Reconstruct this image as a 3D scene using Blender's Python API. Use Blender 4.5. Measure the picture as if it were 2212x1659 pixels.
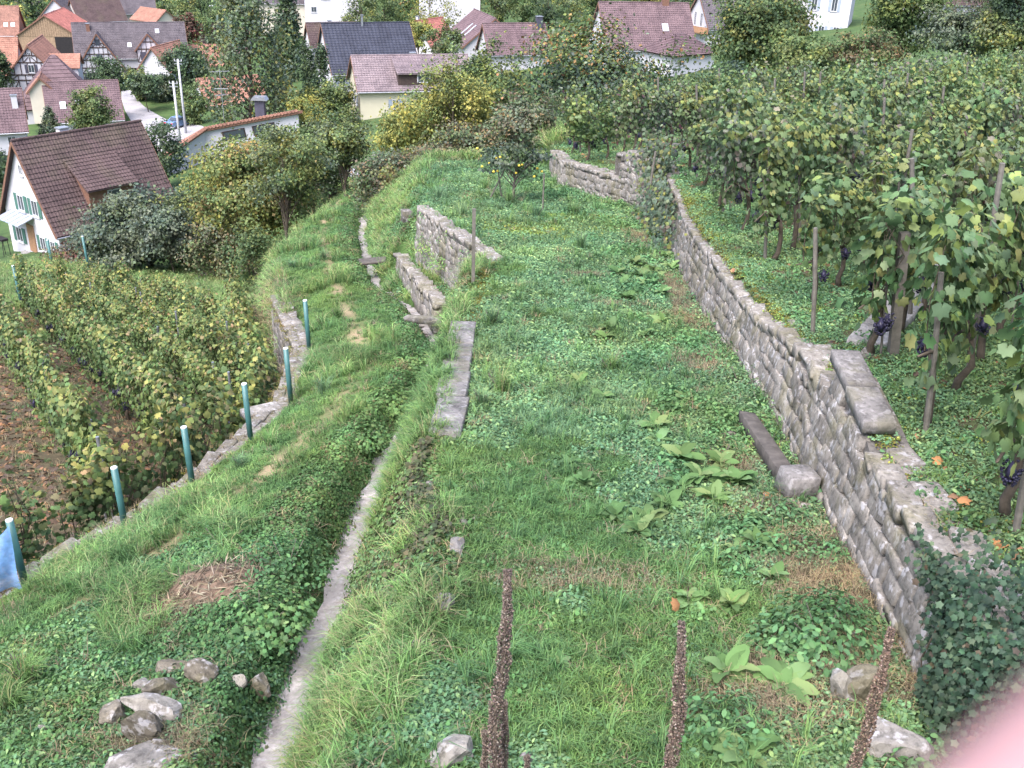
import bpy, math, random
import numpy as np
from mathutils import Vector, Matrix, Euler

for o in list(bpy.data.objects):
    bpy.data.objects.remove(o, do_unlink=True)
SC = bpy.context.scene
COL = SC.collection
R = math.radians
rng = np.random.default_rng(7)

# ------------------------------------------------------------------ camera, sky, sun, exposure
# survey frame: a 2212 x 1659 sighting grid, used to turn sight lines into bearings
F_PX, CX, CY = 2151.5, 1106.0, 829.5
_d = np.array([960 - CX, 5236 - CY, F_PX]); _d /= np.linalg.norm(_d)
_up = -_d
_f = np.array([0, 0, 1.0])
_yc = _f - _f.dot(_up) * _up; _yc /= np.linalg.norm(_yc)
_xc = np.cross(_yc, _up)
CM = np.array([_xc, _yc, _up])          # world = CM @ (right, down, forward)

cam_data = bpy.data.cameras.new('camera')
cam = bpy.data.objects.new('camera', cam_data)
COL.objects.link(cam)
_r, _dn, _fw = CM @ np.array([1, 0, 0.]), CM @ np.array([0, 1, 0.]), CM @ np.array([0, 0, 1.])
cam.matrix_world = Matrix(((_r[0], -_dn[0], -_fw[0], 0), (_r[1], -_dn[1], -_fw[1], 0), (_r[2], -_dn[2], -_fw[2], 0), (0, 0, 0, 1)))
cam_data.lens = 35.0
cam_data.sensor_width = 36.0
cam_data.clip_start = 0.01
cam_data.clip_end = 3000
cam_data.dof.use_dof = True
cam_data.dof.focus_distance = 14.0
cam_data.dof.aperture_fstop = 9.0
SC.camera = cam

SUN_EL, SUN_AZ = 58.0, -150.0            # azimuth from +Y towards +X
w = bpy.data.worlds.new('World'); SC.world = w; w.use_nodes = True
nt = w.node_tree; nt.nodes.clear()
sky = nt.nodes.new('ShaderNodeTexSky'); sky.sky_type = 'NISHITA'; sky.sun_disc = False
sky.sun_elevation = R(SUN_EL); sky.sun_rotation = R(SUN_AZ)
sky.air_density = 0.8; sky.dust_density = 5.0; sky.ozone_density = 2.2; sky.altitude = 200
bg = nt.nodes.new('ShaderNodeBackground'); bg.inputs['Strength'].default_value = 0.15
wo = nt.nodes.new('ShaderNodeOutputWorld')
nt.links.new(sky.outputs[0], bg.inputs[0]); nt.links.new(bg.outputs[0], wo.inputs[0])
sl = bpy.data.lights.new('sun', 'SUN'); sl.energy = 1.35; sl.angle = R(55); sl.color = (1.0, 0.985, 0.985)
so = bpy.data.objects.new('sun', sl); COL.objects.link(so)
_sd = Vector((math.sin(R(SUN_AZ)) * math.cos(R(SUN_EL)), math.cos(R(SUN_AZ)) * math.cos(R(SUN_EL)), math.sin(R(SUN_EL))))
so.rotation_euler = _sd.to_track_quat('Z', 'Y').to_euler()
so.location = (0, 0, 60)
SC.view_settings.view_transform = 'Standard'; SC.view_settings.look = 'None'
SC.view_settings.exposure = 1.9; SC.view_settings.gamma = 1.0
SC.view_settings.use_curve_mapping = False
SC.render.engine = 'CYCLES'
SC.cycles.max_bounces = 4; SC.cycles.diffuse_bounces = 2; SC.cycles.transmission_bounces = 2
SC.cycles.glossy_bounces = 2; SC.cycles.transparent_max_bounces = 6
SC.cycles.use_denoising = True

# ------------------------------------------------------------------ generic helpers
def ray(px, py): return CM @ np.array([(px - CX) / F_PX, (py - CY) / F_PX, 1.0])
def at(px, py, dist): return ray(px, py) * dist

def tag(o, label=None, cat=None, group=None, kind=None):
    if label: o['label'] = label
    if cat: o['category'] = cat
    if group: o['group'] = group
    if kind: o['kind'] = kind
    return o

def link(name, data, parent=None, mat=None):
    o = bpy.data.objects.new(name, data); COL.objects.link(o)
    if parent: o.parent = parent
    if mat is not None and data is not None and hasattr(data, 'materials'):
        data.materials.clear(); data.materials.append(mat)
    return o

def empty(name, loc, rz=0.0):
    o = bpy.data.objects.new(name, None); COL.objects.link(o)
    o.location = loc; o.rotation_euler = (0, 0, rz); o.empty_display_size = 0.2
    return o

def npmesh(name, V, Fs, cols=None, smooth=False):
    """V (N,3); Fs list of int arrays (M,k); cols (N,3) point colours."""
    V = np.ascontiguousarray(V, dtype=np.float32)
    me = bpy.data.meshes.new(name)
    Fs = [np.asarray(f, dtype=np.int32) for f in Fs if len(f)]
    nl = sum(f.size for f in Fs); npoly = sum(len(f) for f in Fs)
    me.vertices.add(len(V)); me.vertices.foreach_set('co', V.ravel())
    me.loops.add(nl); me.loops.foreach_set('vertex_index', np.concatenate([f.ravel() for f in Fs]))
    tot = np.concatenate([np.full(len(f), f.shape[1], np.int32) for f in Fs])
    st = np.concatenate([[0], np.cumsum(tot)[:-1]]).astype(np.int32)
    me.polygons.add(npoly); me.polygons.foreach_set('loop_start', st)
    if smooth: me.polygons.foreach_set('use_smooth', np.ones(npoly, bool))
    me.update(calc_edges=True)
    if cols is not None:
        a = me.color_attributes.new('Col', 'FLOAT_COLOR', 'POINT')
        c = np.ones((len(V), 4), np.float32); c[:, :3] = cols
        a.data.foreach_set('color', c.ravel())
    return me

class MB:
    """collects boxes, tubes, polygons into one mesh"""
    def __init__(s): s.v = []; s.f = []; s.n = 0
    def add(s, V, F):
        for f in F: s.f.append([i + s.n for i in f])
        s.v.extend([tuple(map(float, p)) for p in V]); s.n += len(V); return s
    def box(s, c, d, rz=0.0, M=None):
        x, y, z = d[0] / 2, d[1] / 2, d[2] / 2
        P = [(-x, -y, -z), (x, -y, -z), (x, y, -z), (-x, y, -z), (-x, -y, z), (x, -y, z), (x, y, z), (-x, y, z)]
        if M is None: M = Matrix.Rotation(rz, 3, 'Z')
        P = [M @ Vector(p) + Vector(c) for p in P]
        return s.add(P, [(0, 3, 2, 1), (4, 5, 6, 7), (0, 1, 5, 4), (1, 2, 6, 5), (2, 3, 7, 6), (3, 0, 4, 7)])
    def bar(s, a, b, w, h=None, up=(0, 0, 1)):
        a, b = Vector(a), Vector(b); d = b - a; L = d.length
        if L < 1e-6: return s
        z = Vector(up); x = d.normalized(); y = z.cross(x)
        if y.length < 1e-4: y = Vector((0, 1, 0)).cross(x)
        y.normalize(); z = x.cross(y)
        M = Matrix((x, y, z)).transposed()
        return s.box((a + b) / 2, (L, w, h or w), M=M)
    def tube(s, pts, rad, n=8, cap=True):
        pts = [Vector(p) for p in pts]
        if not hasattr(rad, '__len__'): rad = [rad] * len(pts)
        base = s.n; V = []; F = []
        px = None
        for i, p in enumerate(pts):
            t = (pts[min(i + 1, len(pts) - 1)] - pts[max(i - 1, 0)])
            t = t.normalized() if t.length > 1e-9 else Vector((0, 0, 1))
            if px is None: px = t.orthogonal().normalized()
            else:
                px = px - t * px.dot(t)
                px = px.normalized() if px.length > 1e-6 else t.orthogonal().normalized()
            py = t.cross(px)
            for k in range(n):
                a = 2 * math.pi * k / n
                V.append(p + (px * math.cos(a) + py * math.sin(a)) * rad[i])
        for i in range(len(pts) - 1):
            for k in range(n):
                k2 = (k + 1) % n
                F.append((i * n + k, i * n + k2, (i + 1) * n + k2, (i + 1) * n + k))
        if cap:
            F.append(tuple(range(n - 1, -1, -1))); F.append(tuple(range((len(pts) - 1) * n, len(pts) * n)))
        return s.add(V, F)
    def prism(s, poly, ext):
        """poly: list of 3D points (planar), ext: vector"""
        n = len(poly); e = Vector(ext)
        V = [Vector(p) for p in poly] + [Vector(p) + e for p in poly]
        F = [tuple(range(n - 1, -1, -1)), tuple(range(n, 2 * n))]
        for k in range(n): F.append((k, (k + 1) % n, n + (k + 1) % n, n + k))
        return s.add(V, F)
    def mesh(s, name, smooth=False):
        me = bpy.data.meshes.new(name); me.from_pydata(s.v, [], s.f)
        if smooth: me.polygons.foreach_set('use_smooth', np.ones(len(me.polygons), bool))
        me.update(); return me
    def build(s, name, mat, parent=None, smooth=False):
        me = s.mesh(name, smooth); me.materials.append(mat)
        return link(name, me, parent)

# ------------------------------------------------------------------ materials
MATS = {}
def newmat(name):
    m = bpy.data.materials.new(name); m.use_nodes = True; nt = m.node_tree; nt.nodes.clear()
    out = nt.nodes.new('ShaderNodeOutputMaterial'); b = nt.nodes.new('ShaderNodeBsdfPrincipled')
    nt.links.new(b.outputs[0], out.inputs[0]); MATS[name] = m
    return m, nt, b, out
def N(nt, t, **kw):
    n = nt.nodes.new(t)
    for k, v in kw.items():
        if k in n.inputs: n.inputs[k].default_value = v
        else: setattr(n, k, v)
    return n
def noise(nt, co, scale, detail=4.0, rough=0.6):
    n = N(nt, 'ShaderNodeTexNoise'); n.inputs['Scale'].default_value = scale
    n.inputs['Detail'].default_value = detail; n.inputs['Roughness'].default_value = rough
    if co is not None: nt.links.new(co, n.inputs['Vector'])
    return n
def ramp(nt, fac, stops):
    r = N(nt, 'ShaderNodeValToRGB'); e = r.color_ramp.elements
    while len(e) < len(stops): e.new(0.5)
    for i, (p, c) in enumerate(stops):
        e[i].position = p; e[i].color = (*c, 1) if len(c) == 3 else c
    nt.links.new(fac, r.inputs[0]); return r
def mix(nt, fac, a, b, mode='MIX'):
    m = N(nt, 'ShaderNodeMix', data_type='RGBA', blend_type=mode)
    if isinstance(fac, (int, float)): m.inputs[0].default_value = fac
    else: nt.links.new(fac, m.inputs[0])
    for i, s in ((6, a), (7, b)):
        if hasattr(s, 'links'): nt.links.new(s, m.inputs[i])
        else: m.inputs[i].default_value = (*s, 1)
    return m.outputs[2]
def bump(nt, b, h, strength=0.3, dist=0.02):
    n = N(nt, 'ShaderNodeBump'); n.inputs['Strength'].default_value = strength; n.inputs['Distance'].default_value = dist
    nt.links.new(h, n.inputs['Height']); nt.links.new(n.outputs[0], b.inputs['Normal'])
def wpos(nt): return N(nt, 'ShaderNodeNewGeometry').outputs['Position']
def opos(nt): return N(nt, 'ShaderNodeTexCoord').outputs['Object']

def plain(name, c, rough=0.7, var=0.15, scale=3.0, metal=0.0, bmp=0.0, spec=0.3):
    if name in MATS: return MATS[name]
    m, nt, b, out = newmat(name)
    n = noise(nt, wpos(nt), scale, 5)
    lo = tuple(x * (1 - var) for x in c); hi = tuple(min(1, x * (1 + var)) for x in c)
    r = ramp(nt, n.outputs[0], [(0.3, lo), (0.7, hi)])
    nt.links.new(r.outputs[0], b.inputs['Base Color'])
    b.inputs['Roughness'].default_value = rough; b.inputs['Metallic'].default_value = metal
    b.inputs['Specular IOR Level'].default_value = spec
    if bmp: bump(nt, b, n.outputs[0], bmp, 0.02)
    return m

def leafmat(name, trans=0.25, var=0.35, rough=0.6, scale=2.2, spec=0.22):
    """leaf colour comes from the per-leaf point colour"""
    m, nt, b, out = newmat(name)
    at_ = N(nt, 'ShaderNodeAttribute', attribute_name='Col')
    n = noise(nt, wpos(nt), scale, 3)
    k = N(nt, 'ShaderNodeMapRange'); k.inputs[1].default_value = 0.3; k.inputs[2].default_value = 0.7
    k.inputs[3].default_value = 1 - var; k.inputs[4].default_value = 1 + var
    nt.links.new(n.outputs[0], k.inputs[0])
    lf = noise(nt, wpos(nt), .55, 3); lr = ramp(nt, lf.outputs[0], [(.38, (.86, .95, 1.02)), (.5, (.98, 1.0, 1.02)), (.62, (1.12, 1.05, .96))])
    hue = N(nt, 'ShaderNodeVectorMath', operation='MULTIPLY'); nt.links.new(at_.outputs[0], hue.inputs[0]); nt.links.new(lr.outputs[0], hue.inputs[1])
    v = N(nt, 'ShaderNodeVectorMath', operation='SCALE')
    nt.links.new(hue.outputs[0], v.inputs[0]); nt.links.new(k.outputs[0], v.inputs['Scale'])
    nt.links.new(v.outputs[0], b.inputs['Base Color'])
    b.inputs['Roughness'].default_value = rough; b.inputs['Specular IOR Level'].default_value = spec
    t = N(nt, 'ShaderNodeBsdfTranslucent'); nt.links.new(v.outputs[0], t.inputs[0])
    ms = N(nt, 'ShaderNodeMixShader'); ms.inputs[0].default_value = trans
    nt.links.new(b.outputs[0], ms.inputs[1]); nt.links.new(t.outputs[0], ms.inputs[2])
    nt.links.new(ms.outputs[0], out.inputs[0])
    return m
M_LEAF = leafmat('leaf')
M_GRASS = leafmat('grass_blades', 0.3, 0.34, 0.7, 0.9, 0.1)
M_BARK = plain('bark', (0.075, 0.06, 0.045), 0.9, 0.35, 14, bmp=0.5)
M_BARKG = plain('bark_grey', (0.12, 0.105, 0.09), 0.9, 0.3, 14, bmp=0.5)
M_GRAPE = plain('grape', (0.022, 0.02, 0.045), 0.45, 0.4, 25, spec=0.3)
M_POSTW = plain('weathered_post', (0.125, 0.115, 0.10), 0.85, 0.3, 12, bmp=0.3)
M_STRAW = leafmat('dry_straw', 0.15, 0.3, 0.8)

# ------------------------------------------------------------------ lie of the land (camera at the origin, metres)
def tab(*p):
    xs = np.array([a for a, b in p], float); ys = np.array([b for a, b in p], float)
    def g(y):
        y = np.asarray(y, float); r = np.interp(y, xs, ys)
        s0 = (ys[1] - ys[0]) / (xs[1] - xs[0]); s1 = (ys[-1] - ys[-2]) / (xs[-1] - xs[-2])
        r = np.where(y < xs[0], ys[0] + (y - xs[0]) * s0, r)
        return np.where(y > xs[-1], ys[-1] + (y - xs[-1]) * s1, r)
    return g
X_RW = tab((2, 2.68), (5.4, 2.8), (8.3, 2.9), (10, 3.03), (17, 3.05), (21.2, 3.3), (25.5, 3.41), (27.7, 2.37), (30.5, 1.22), (33.8, 0.98), (45, 0.3))
X_AE = tab((2, -0.95), (4.2, -0.75), (5.2, -0.62), (6, -0.47), (7.2, -0.5), (8.2, -0.84), (9.3, -0.8), (13.8, -0.88), (17, -0.8), (18.8, -0.72), (21.7, -1.75), (24.5, -2.68), (26, -2.75), (40, -3.4))
X_DC = tab((2, -1.74), (12.1, -1.73), (13.5, -1.5), (15, -1.38), (18.5, -1.5), (21.5, -2.27), (24.2, -3.5), (29.3, -4.58), (35.8, -5.83), (46, -7.1), (60, -8.6))
X_LW = tab((2, -10.0), (8.7, -5.62), (9.2, -5.5), (10.5, -4.86), (11.7, -4.39), (13.3, -4.0), (15, -3.73), (17.8, -3.98), (22.6, -5.65), (29.8, -8.07), (50.9, -10.4), (56, -10.2), (70, -11))
H_LW = tab((2, 6.5), (9, 7.3), (19, 8.3), (30, 10.2), (60, 15.6))
H_DL = tab((2, 5.05), (4, 5.4), (10, 6.4), (19, 8.0), (30, 10), (60, 15.6))
D_D = tab((5, .65), (8, .78), (12, .85), (20, 1.0), (26, 1.2), (26.6, 1.2), (45, 1.2))
X_LOW = tab((16, -1.2), (19.3, -1.7), (20.1, -1.86), (23.2, -2.66), (26.1, -3.37), (30, -4.24), (34, -5))
def sst(x, a, b):
    t = np.clip((x - a) / (b - a), 0, 1); return t * t * (3 - 2 * t)
# far terrain: linear RBF through surveyed heights
_cp = np.array([(-10, 50, -13.8), (-9, 60, -15.6), (0, 42, -10.8), (0, 60, -15.5), (10, 48, -11), (20, 50, -9), (30, 50, -7), (45, 45, -3), (25, 70, -13), (40, 90, -13.5),
    (-36, 70, -24.8), (-25, 60, -21.6), (-30, 50, -19.2), (-22, 80, -22.5), (-45, 95, -28.5), (-68, 146, -31.8), (-75, 157, -31.2), (-109, 239, -35), (-80, 186, -31.6), (-60, 160, -31.4),
    (-50, 150, -30.8), (-40, 125, -29), (-28, 147, -25.4), (-19, 118, -23.6), (-18, 100, -21.5), (-9, 185, -24.6), (-6, 159, -24.8), (10, 145, -20.6), (28, 168, -20), (14, 110, -19), (0, 95, -20),
    (60, 150, -14), (80, 100, -6), (100, 300, -18), (0, 320, -29), (-120, 330, -36), (-200, 200, -38), (-150, 100, -38), (-80, 60, -32), (-60, 30, -22), (0, 450, -28), (200, 450, -10), (-200, 450, -34),
    (200, 200, 6), (-100, -20, -10), (100, -20, 4), (-60, 400, -33), (60, 400, -22), (60, 240, -19), (-40, 240, -29), (0, 250, -27)], float)
def _rbf_fit(P):
    n = len(P); D = np.hypot(P[:, None, 0] - P[None, :, 0], P[:, None, 1] - P[None, :, 1])
    A = np.zeros((n + 3, n + 3)); A[:n, :n] = D; A[:n, n] = 1; A[:n, n + 1:] = P[:, :2]; A[n:, :n] = A[:n, n:].T
    return np.linalg.solve(A, np.concatenate([P[:, 2], np.zeros(3)]))
_rw = _rbf_fit(_cp)
def far(x, y):
    o = _rw[-3] + _rw[-2] * x + _rw[-1] * y
    for k in range(len(_cp)): o = o + _rw[k] * np.hypot(x - _cp[k, 0], y - _cp[k, 1])
    return o
def wob(x, y, s, seed=0.0):
    return (np.sin(x * 1.7 * s + seed) * np.cos(y * 1.3 * s - seed * 1.7) + .6 * np.sin(x * 3.1 * s - y * 2.3 * s + seed * 2.1) + .4 * np.cos(x * 5.3 * s + y * 4.7 * s + seed)) / 2.0
def hC(y): return -(5.75 + .264 * y)
def hA(y): return -(4.0 + .13 * y)
def ground(x, y):
    x = np.asarray(x, float); y = np.asarray(y, float); x, y = np.broadcast_arrays(x, y)
    yy = np.clip(y, 2.0, 70)
    xr = X_RW(yy) + .26; xa = X_AE(yy); xd = X_DC(yy); xl = X_LW(yy) - .2
    a = hA(yy); d = a + D_D(yy) + .06 * np.clip(x - xr, 0, 40)
    d = np.where(yy > 26, d - .5 * sst(yy, 26.0, 27.0) * sst(x - (2.75 + (yy - 27.2) * .65), .1, -.1), d)
    lw = -H_LW(yy); dl = -H_DL(yy); zd = dl - .42
    xb = xd - np.interp(yy, [4, 12, 14, 18, 25], [.5, .5, .6, .55, .5])
    t = np.clip((x - xl) / np.maximum(xb - xl, .1), 0, 1)
    b = lw * (1 - t) + dl * t + .10 * np.sin(t * math.pi)
    h = hC(yy) + 0 * x
    jw = np.interp(yy, [0, 21, 25, 30, 60], [.07, .07, .4, 1.2, 3.0])
    h = h + (b - h) * sst(x, xl - jw, xl + jw)
    h = h + (zd - b) * sst(x, xb, xd - .16)
    s = np.clip((x - (xd + .18)) / np.maximum(xa - .1 - xd - .18, .1), 0, 1)
    bank = s ** .8 + .05 * wob(x, y, 2.0, 1.0) * np.sin(s * math.pi)
    # small lower plot held by the low wall
    wF = sst(yy, 18.6, 19.6) * (1 - sst(yy, 25.3, 27.0))
    fz = dl + .38; xlo = X_LOW(yy)
    sF = np.clip((x - (xd + .18)) / np.maximum(xlo - xd - .18, .1), 0, 1)
    hF = zd + (dl - .1 - zd) * sF ** .9
    hF = hF + (fz - hF) * sst(x, xlo + .06, xlo + .2)
    hF = hF + (a - hF) * sst(x, xa + .1, xa + .25)
    hb = zd + (a - zd) * bank
    right = hb * (1 - wF) + hF * wF
    h = np.where(x > xd + .16, right, h)
    h = np.where(x > xa + .25, a, h)
    h = h + np.where(x > xr - .5, (d - a) * sst(x, xr - .07, xr + .07), 0)
    amp = np.where(np.abs(x - xd) < .25, .01, .045)
    h = h + amp * wob(x, y, 1.0) * np.where(yy > 30, 2, 1)
    # bank the photographer stands on
    near = sst(y, 3.9, 0.6)
    h = h + near * np.clip(-1.75 - h, 0, 20)
    # onwards to the village
    g = far(x, y)
    lim0 = np.where(x > xl + 2.5, np.where(x > X_RW(yy), 45., 36.), 58.); lim1 = np.where(x > xl + 2.5, np.where(x > X_RW(yy), 54., 46.), 70.)
    k = sst(y, lim0, lim1)
    k = np.maximum(k, sst(np.abs(x), 30, 45))
    return h * (1 - k) + g * k
def gz(x, y): return float(ground(x, y))
def on(px, py):
    """where a sight line meets the land"""
    r = ray(px, py); t = np.geomspace(3, 700, 3000); P = r[None] * t[:, None]
    dz = P[:, 2] - ground(P[:, 0], P[:, 1]); i = np.argmax(dz < 0)
    if dz[i] >= 0: return P[-1]
    a, b = t[i - 1], t[i]
    for _ in range(20):
        m = (a + b) / 2; p = r * m
        if p[2] > gz(p[0], p[1]): a = m
        else: b = m
    return r * b

def lines(*segs):
    o = []
    for a, b, s in segs: o.extend(np.arange(a, b, s))
    return np.array(sorted(set(np.round(o, 3))))
gx = lines((-420, -130, 14), (-130, -30, 3), (-30, -10, .6), (-10, 5.2, .085), (5.2, 12, .3), (12, 40, .8), (40, 130, 4), (130, 430, 14))
gy = lines((-40, 0, 2), (0, 3, .3), (3, 27, .11), (27, 40, .2), (40, 70, .6), (70, 200, 2.5), (200, 500, 8))
GX, GY = np.meshgrid(gx, gy); GZ = ground(GX, GY)
nx, ny = len(gx), len(gy)
idx = np.arange(nx * ny).reshape(ny, nx)
FQ = np.stack([idx[:-1, :-1], idx[:-1, 1:], idx[1:, 1:], idx[1:, :-1]], -1).reshape(-1, 4)
# soil kinds: r = bare earth / litter, g = trodden path, b = lawn of the village
def blob(x, y, cx, cy, rx, ry): return np.exp(-(((x - cx) / rx) ** 2 + ((y - cy) / ry) ** 2))
def path_x(y):  # the trodden line on the grass strip
    return np.interp(y, [6, 9, 11, 13.5, 16, 19, 23, 28, 34, 45, 56], [-5.0, -3.9, -3.2, -2.75, -2.6, -3.3, -4.4, -5.6, -6.9, -8.4, -9.4])
xl_ = X_LW(np.clip(GY, 2, 70)); inC = (GX < xl_ - .2)
cr = np.where(inC & (GX > -26) & (GY < 56), .9, 0.)
cr = np.maximum(cr, np.where((GX > X_RW(np.clip(GY, 2, 70)) + .3) & (GY < 50), .35 + .4 * (wob(GX, GY, .9, 3.) > .35), 0))
for bx, by, rx, ry in [(2.75, 6.6, .5, .8), (2.2, 5.3, .7, .5), (1.6, 5.2, .5, .3), (2.3, 8.9, .5, .5), (2.85, 14, .25, 4), (-3.2, 7.6, .5, .4), (-2.6, 5.5, .5, .4)]:
    cr = np.maximum(cr, blob(GX, GY, bx, by, rx, ry))
cg = np.where((GY < 58) & (GY > 6), np.exp(-((GX - path_x(GY)) / .22) ** 2), 0) * np.clip(.5 + wob(GX, GY, .8, 2.) * .9, 0, 1)
cb = np.where((GY > 56) | (GX < -26) | ((GX > 0) & (GY > 50)), 1., 0.)
cols = np.stack([cr, cg, cb], -1).reshape(-1, 3)
me = npmesh('ground', np.stack([GX, GY, GZ], -1).reshape(-1, 3), [FQ], cols, True)
m, nt_, b, out = newmat('earth')
p_ = wpos(nt_)
a_ = N(nt_, 'ShaderNodeAttribute', attribute_name='Col'); sx = N(nt_, 'ShaderNodeSeparateColor'); nt_.links.new(a_.outputs[0], sx.inputs[0])
n1 = noise(nt_, p_, 5.0, 8, .7); n2 = noise(nt_, p_, .5, 4); n3 = noise(nt_, p_, 40, 3)
soil = ramp(nt_, n1.outputs[0], [(.3, (.035, .028, .02)), (.55, (.085, .065, .045)), (.75, (.14, .11, .075))])
turf = ramp(nt_, n1.outputs[0], [(.3, (.03, .05, .018)), (.55, (.055, .10, .03)), (.75, (.10, .12, .05))])
lawn = ramp(nt_, n2.outputs[0], [(.3, (.035, .06, .025)), (.55, (.06, .10, .035)), (.72, (.10, .105, .05))])
pth = ramp(nt_, n3.outputs[0], [(.3, (.2, .15, .09)), (.7, (.34, .26, .17))])
c = mix(nt_, sx.outputs[2], turf.outputs[0], lawn.outputs[0])
c = mix(nt_, sx.outputs[0], c, soil.outputs[0])
c = mix(nt_, sx.outputs[1], c, pth.outputs[0])
nt_.links.new(c, b.inputs['Base Color']); b.inputs['Roughness'].default_value = .95; b.inputs['Specular IOR Level'].default_value = .1
bump(nt_, b, n1.outputs[0], .6, .05)
tag(link('ground', me, None, m), kind='structure')

# ------------------------------------------------------------------ stone
def stonemat(name, base, lich=.5, moss=.3, dark=.5):
    m, nt, b, out = newmat(name)
    mpg = N(nt, 'ShaderNodeMapping'); mpg.inputs['Scale'].default_value = (1, 1, .85); nt.links.new(wpos(nt), mpg.inputs[0]); p = mpg.outputs[0]; oi = N(nt, 'ShaderNodeObjectInfo')
    n1 = noise(nt, p, 6, 8, .7); n2 = noise(nt, p, 22, 5, .7); n3 = noise(nt, p, 2.2, 4, .6); n4 = noise(nt, p, 11, 3)
    n5 = noise(nt, p, 2.8, 6, .75); r = ramp(nt, n5.outputs[0], [(.3, tuple(x * .4 for x in base)), (.45, tuple(x * .85 for x in base)), (.55, base), (.7, tuple(min(.8, x * 1.7) for x in base))])
    li = ramp(nt, n4.outputs[0], [(.56, (0, 0, 0)), (.64, (1, 1, 1))])
    lf = N(nt, 'ShaderNodeMath', operation='MULTIPLY'); nt.links.new(li.outputs[0], lf.inputs[0]); lf.inputs[1].default_value = lich
    c = mix(nt, lf.outputs[0], r.outputs[0], (.33, .32, .33))
    mo = ramp(nt, n3.outputs[0], [(.5, (0, 0, 0)), (.6, (1, 1, 1))])
    mf = N(nt, 'ShaderNodeMath', operation='MULTIPLY'); nt.links.new(mo.outputs[0], mf.inputs[0]); mf.inputs[1].default_value = moss
    c = mix(nt, mf.outputs[0], c, (.125, .115, .055))
    dk = ramp(nt, n2.outputs[0], [(.33, (dark, dark, dark)), (.5, (1, 1, 1))])
    c = mix(nt, 1.0, c, dk.outputs[0], 'MULTIPLY')
    k = N(nt, 'ShaderNodeMapRange'); k.inputs[3].default_value = .84; k.inputs[4].default_value = 1.14; nt.links.new(oi.outputs['Random'], k.inputs[0])
    v = N(nt, 'ShaderNodeVectorMath', operation='SCALE'); nt.links.new(c, v.inputs[0]); nt.links.new(k.outputs[0], v.inputs['Scale'])
    nt.links.new(v.outputs[0], b.inputs['Base Color']); b.inputs['Roughness'].default_value = .92; b.inputs['Specular IOR Level'].default_value = .15
    ad = N(nt, 'ShaderNodeMath', operation='ADD'); nt.links.new(n1.outputs[0], ad.inputs[0]); nt.links.new(n2.outputs[0], ad.inputs[1])
    bump(nt, b, ad.outputs[0], .7, .014)
    return m
M_STONE = stonemat('wall_stone', (.205, .188, .17), .8, .45)
M_MORTAR = stonemat('wall_mortar', (.13, .12, .112), .6, .4)
M_SLAB = stonemat('slab_stone', (.17, .16, .158), .4, .35, .6)
M_ROCK = stonemat('field_rock', (.135, .12, .098), .6, .35)
M_ROCKW = stonemat('white_rock', (.225, .21, .195), .9, .2, .55)
M_BED = stonemat('channel_bed', (.27, .25, .245), .6, .08, .75)
M_CONC = stonemat('concrete', (.28, .27, .265), .3, .08, .75)

def chamfer_box(seed, ch=.05, jit=.17):
    """unit block with broken edges: 24 verts"""
    g = np.random.default_rng(seed); V = []; key = {}
    for sx in (-1, 1):
        for sy in (-1, 1):
            for sz in (-1, 1):
                c = np.array([sx, sy, sz]) * .5; j = g.uniform(-jit, jit, 3) * np.array([.5, .14, .5])
                for ax in range(3):
                    p = c + j; q = p.copy()
                    for o_ in range(3):
                        if o_ != ax: q[o_] -= c[o_] * 2 * ch * g.uniform(.6, 1.4)
                    key[(sx, sy, sz, ax)] = len(V); V.append(q)
    F4 = []; F3 = []
    for ax in range(3):
        o1, o2 = [k for k in range(3) if k != ax]
        for s in (-1, 1):
            loop = []
            for a, b_ in ((-1, -1), (1, -1), (1, 1), (-1, 1)):
                t = [0, 0, 0]; t[ax] = s; t[o1] = a; t[o2] = b_
                loop.append(key[(*t, ax)])
            F4.append(loop if (s > 0) == (ax != 1) else loop[::-1])
    for ax in range(3):      # edges parallel to ax
        o1, o2 = [k for k in range(3) if k != ax]
        for a in (-1, 1):
            for b_ in (-1, 1):
                q = []
                for s, f in ((-1, o1), (1, o1), (1, o2), (-1, o2)):
                    t = [0, 0, 0]; t[ax] = s; t[o1] = a; t[o2] = b_; q.append(key[(*t, f)])
                n_ = np.cross(V[q[1]] - V[q[0]], V[q[2]] - V[q[0]])
                F4.append(q if n_.dot(sum(V[i] for i in q)) > 0 else q[::-1])
    for sx in (-1, 1):
        for sy in (-1, 1):
            for sz in (-1, 1):
                q = [key[(sx, sy, sz, k)] for k in range(3)]
                n_ = np.cross(V[q[1]] - V[q[0]], V[q[2]] - V[q[0]])
                F3.append(q if n_.dot(V[q[0]]) > 0 else q[::-1])
    V = np.array(V)
    F4 = [q if np.cross(V[q[1]] - V[q[0]], V[q[2]] - V[q[0]]).dot(V[q[0]]) > 0 else q[::-1] for q in F4]
    return V, np.array(F4), np.array(F3)
BLK = [chamfer_box(s) for s in range(10)]
def blkmeshes(mat, name='stone'):
    o = []
    for V, q, t in BLK:
        me = npmesh(name, V, [q, t]); me.materials.append(mat); o.append(me)
    return o
def rotm(ax, ay, az): return np.array(Euler((ax, ay, az)).to_matrix())

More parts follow.
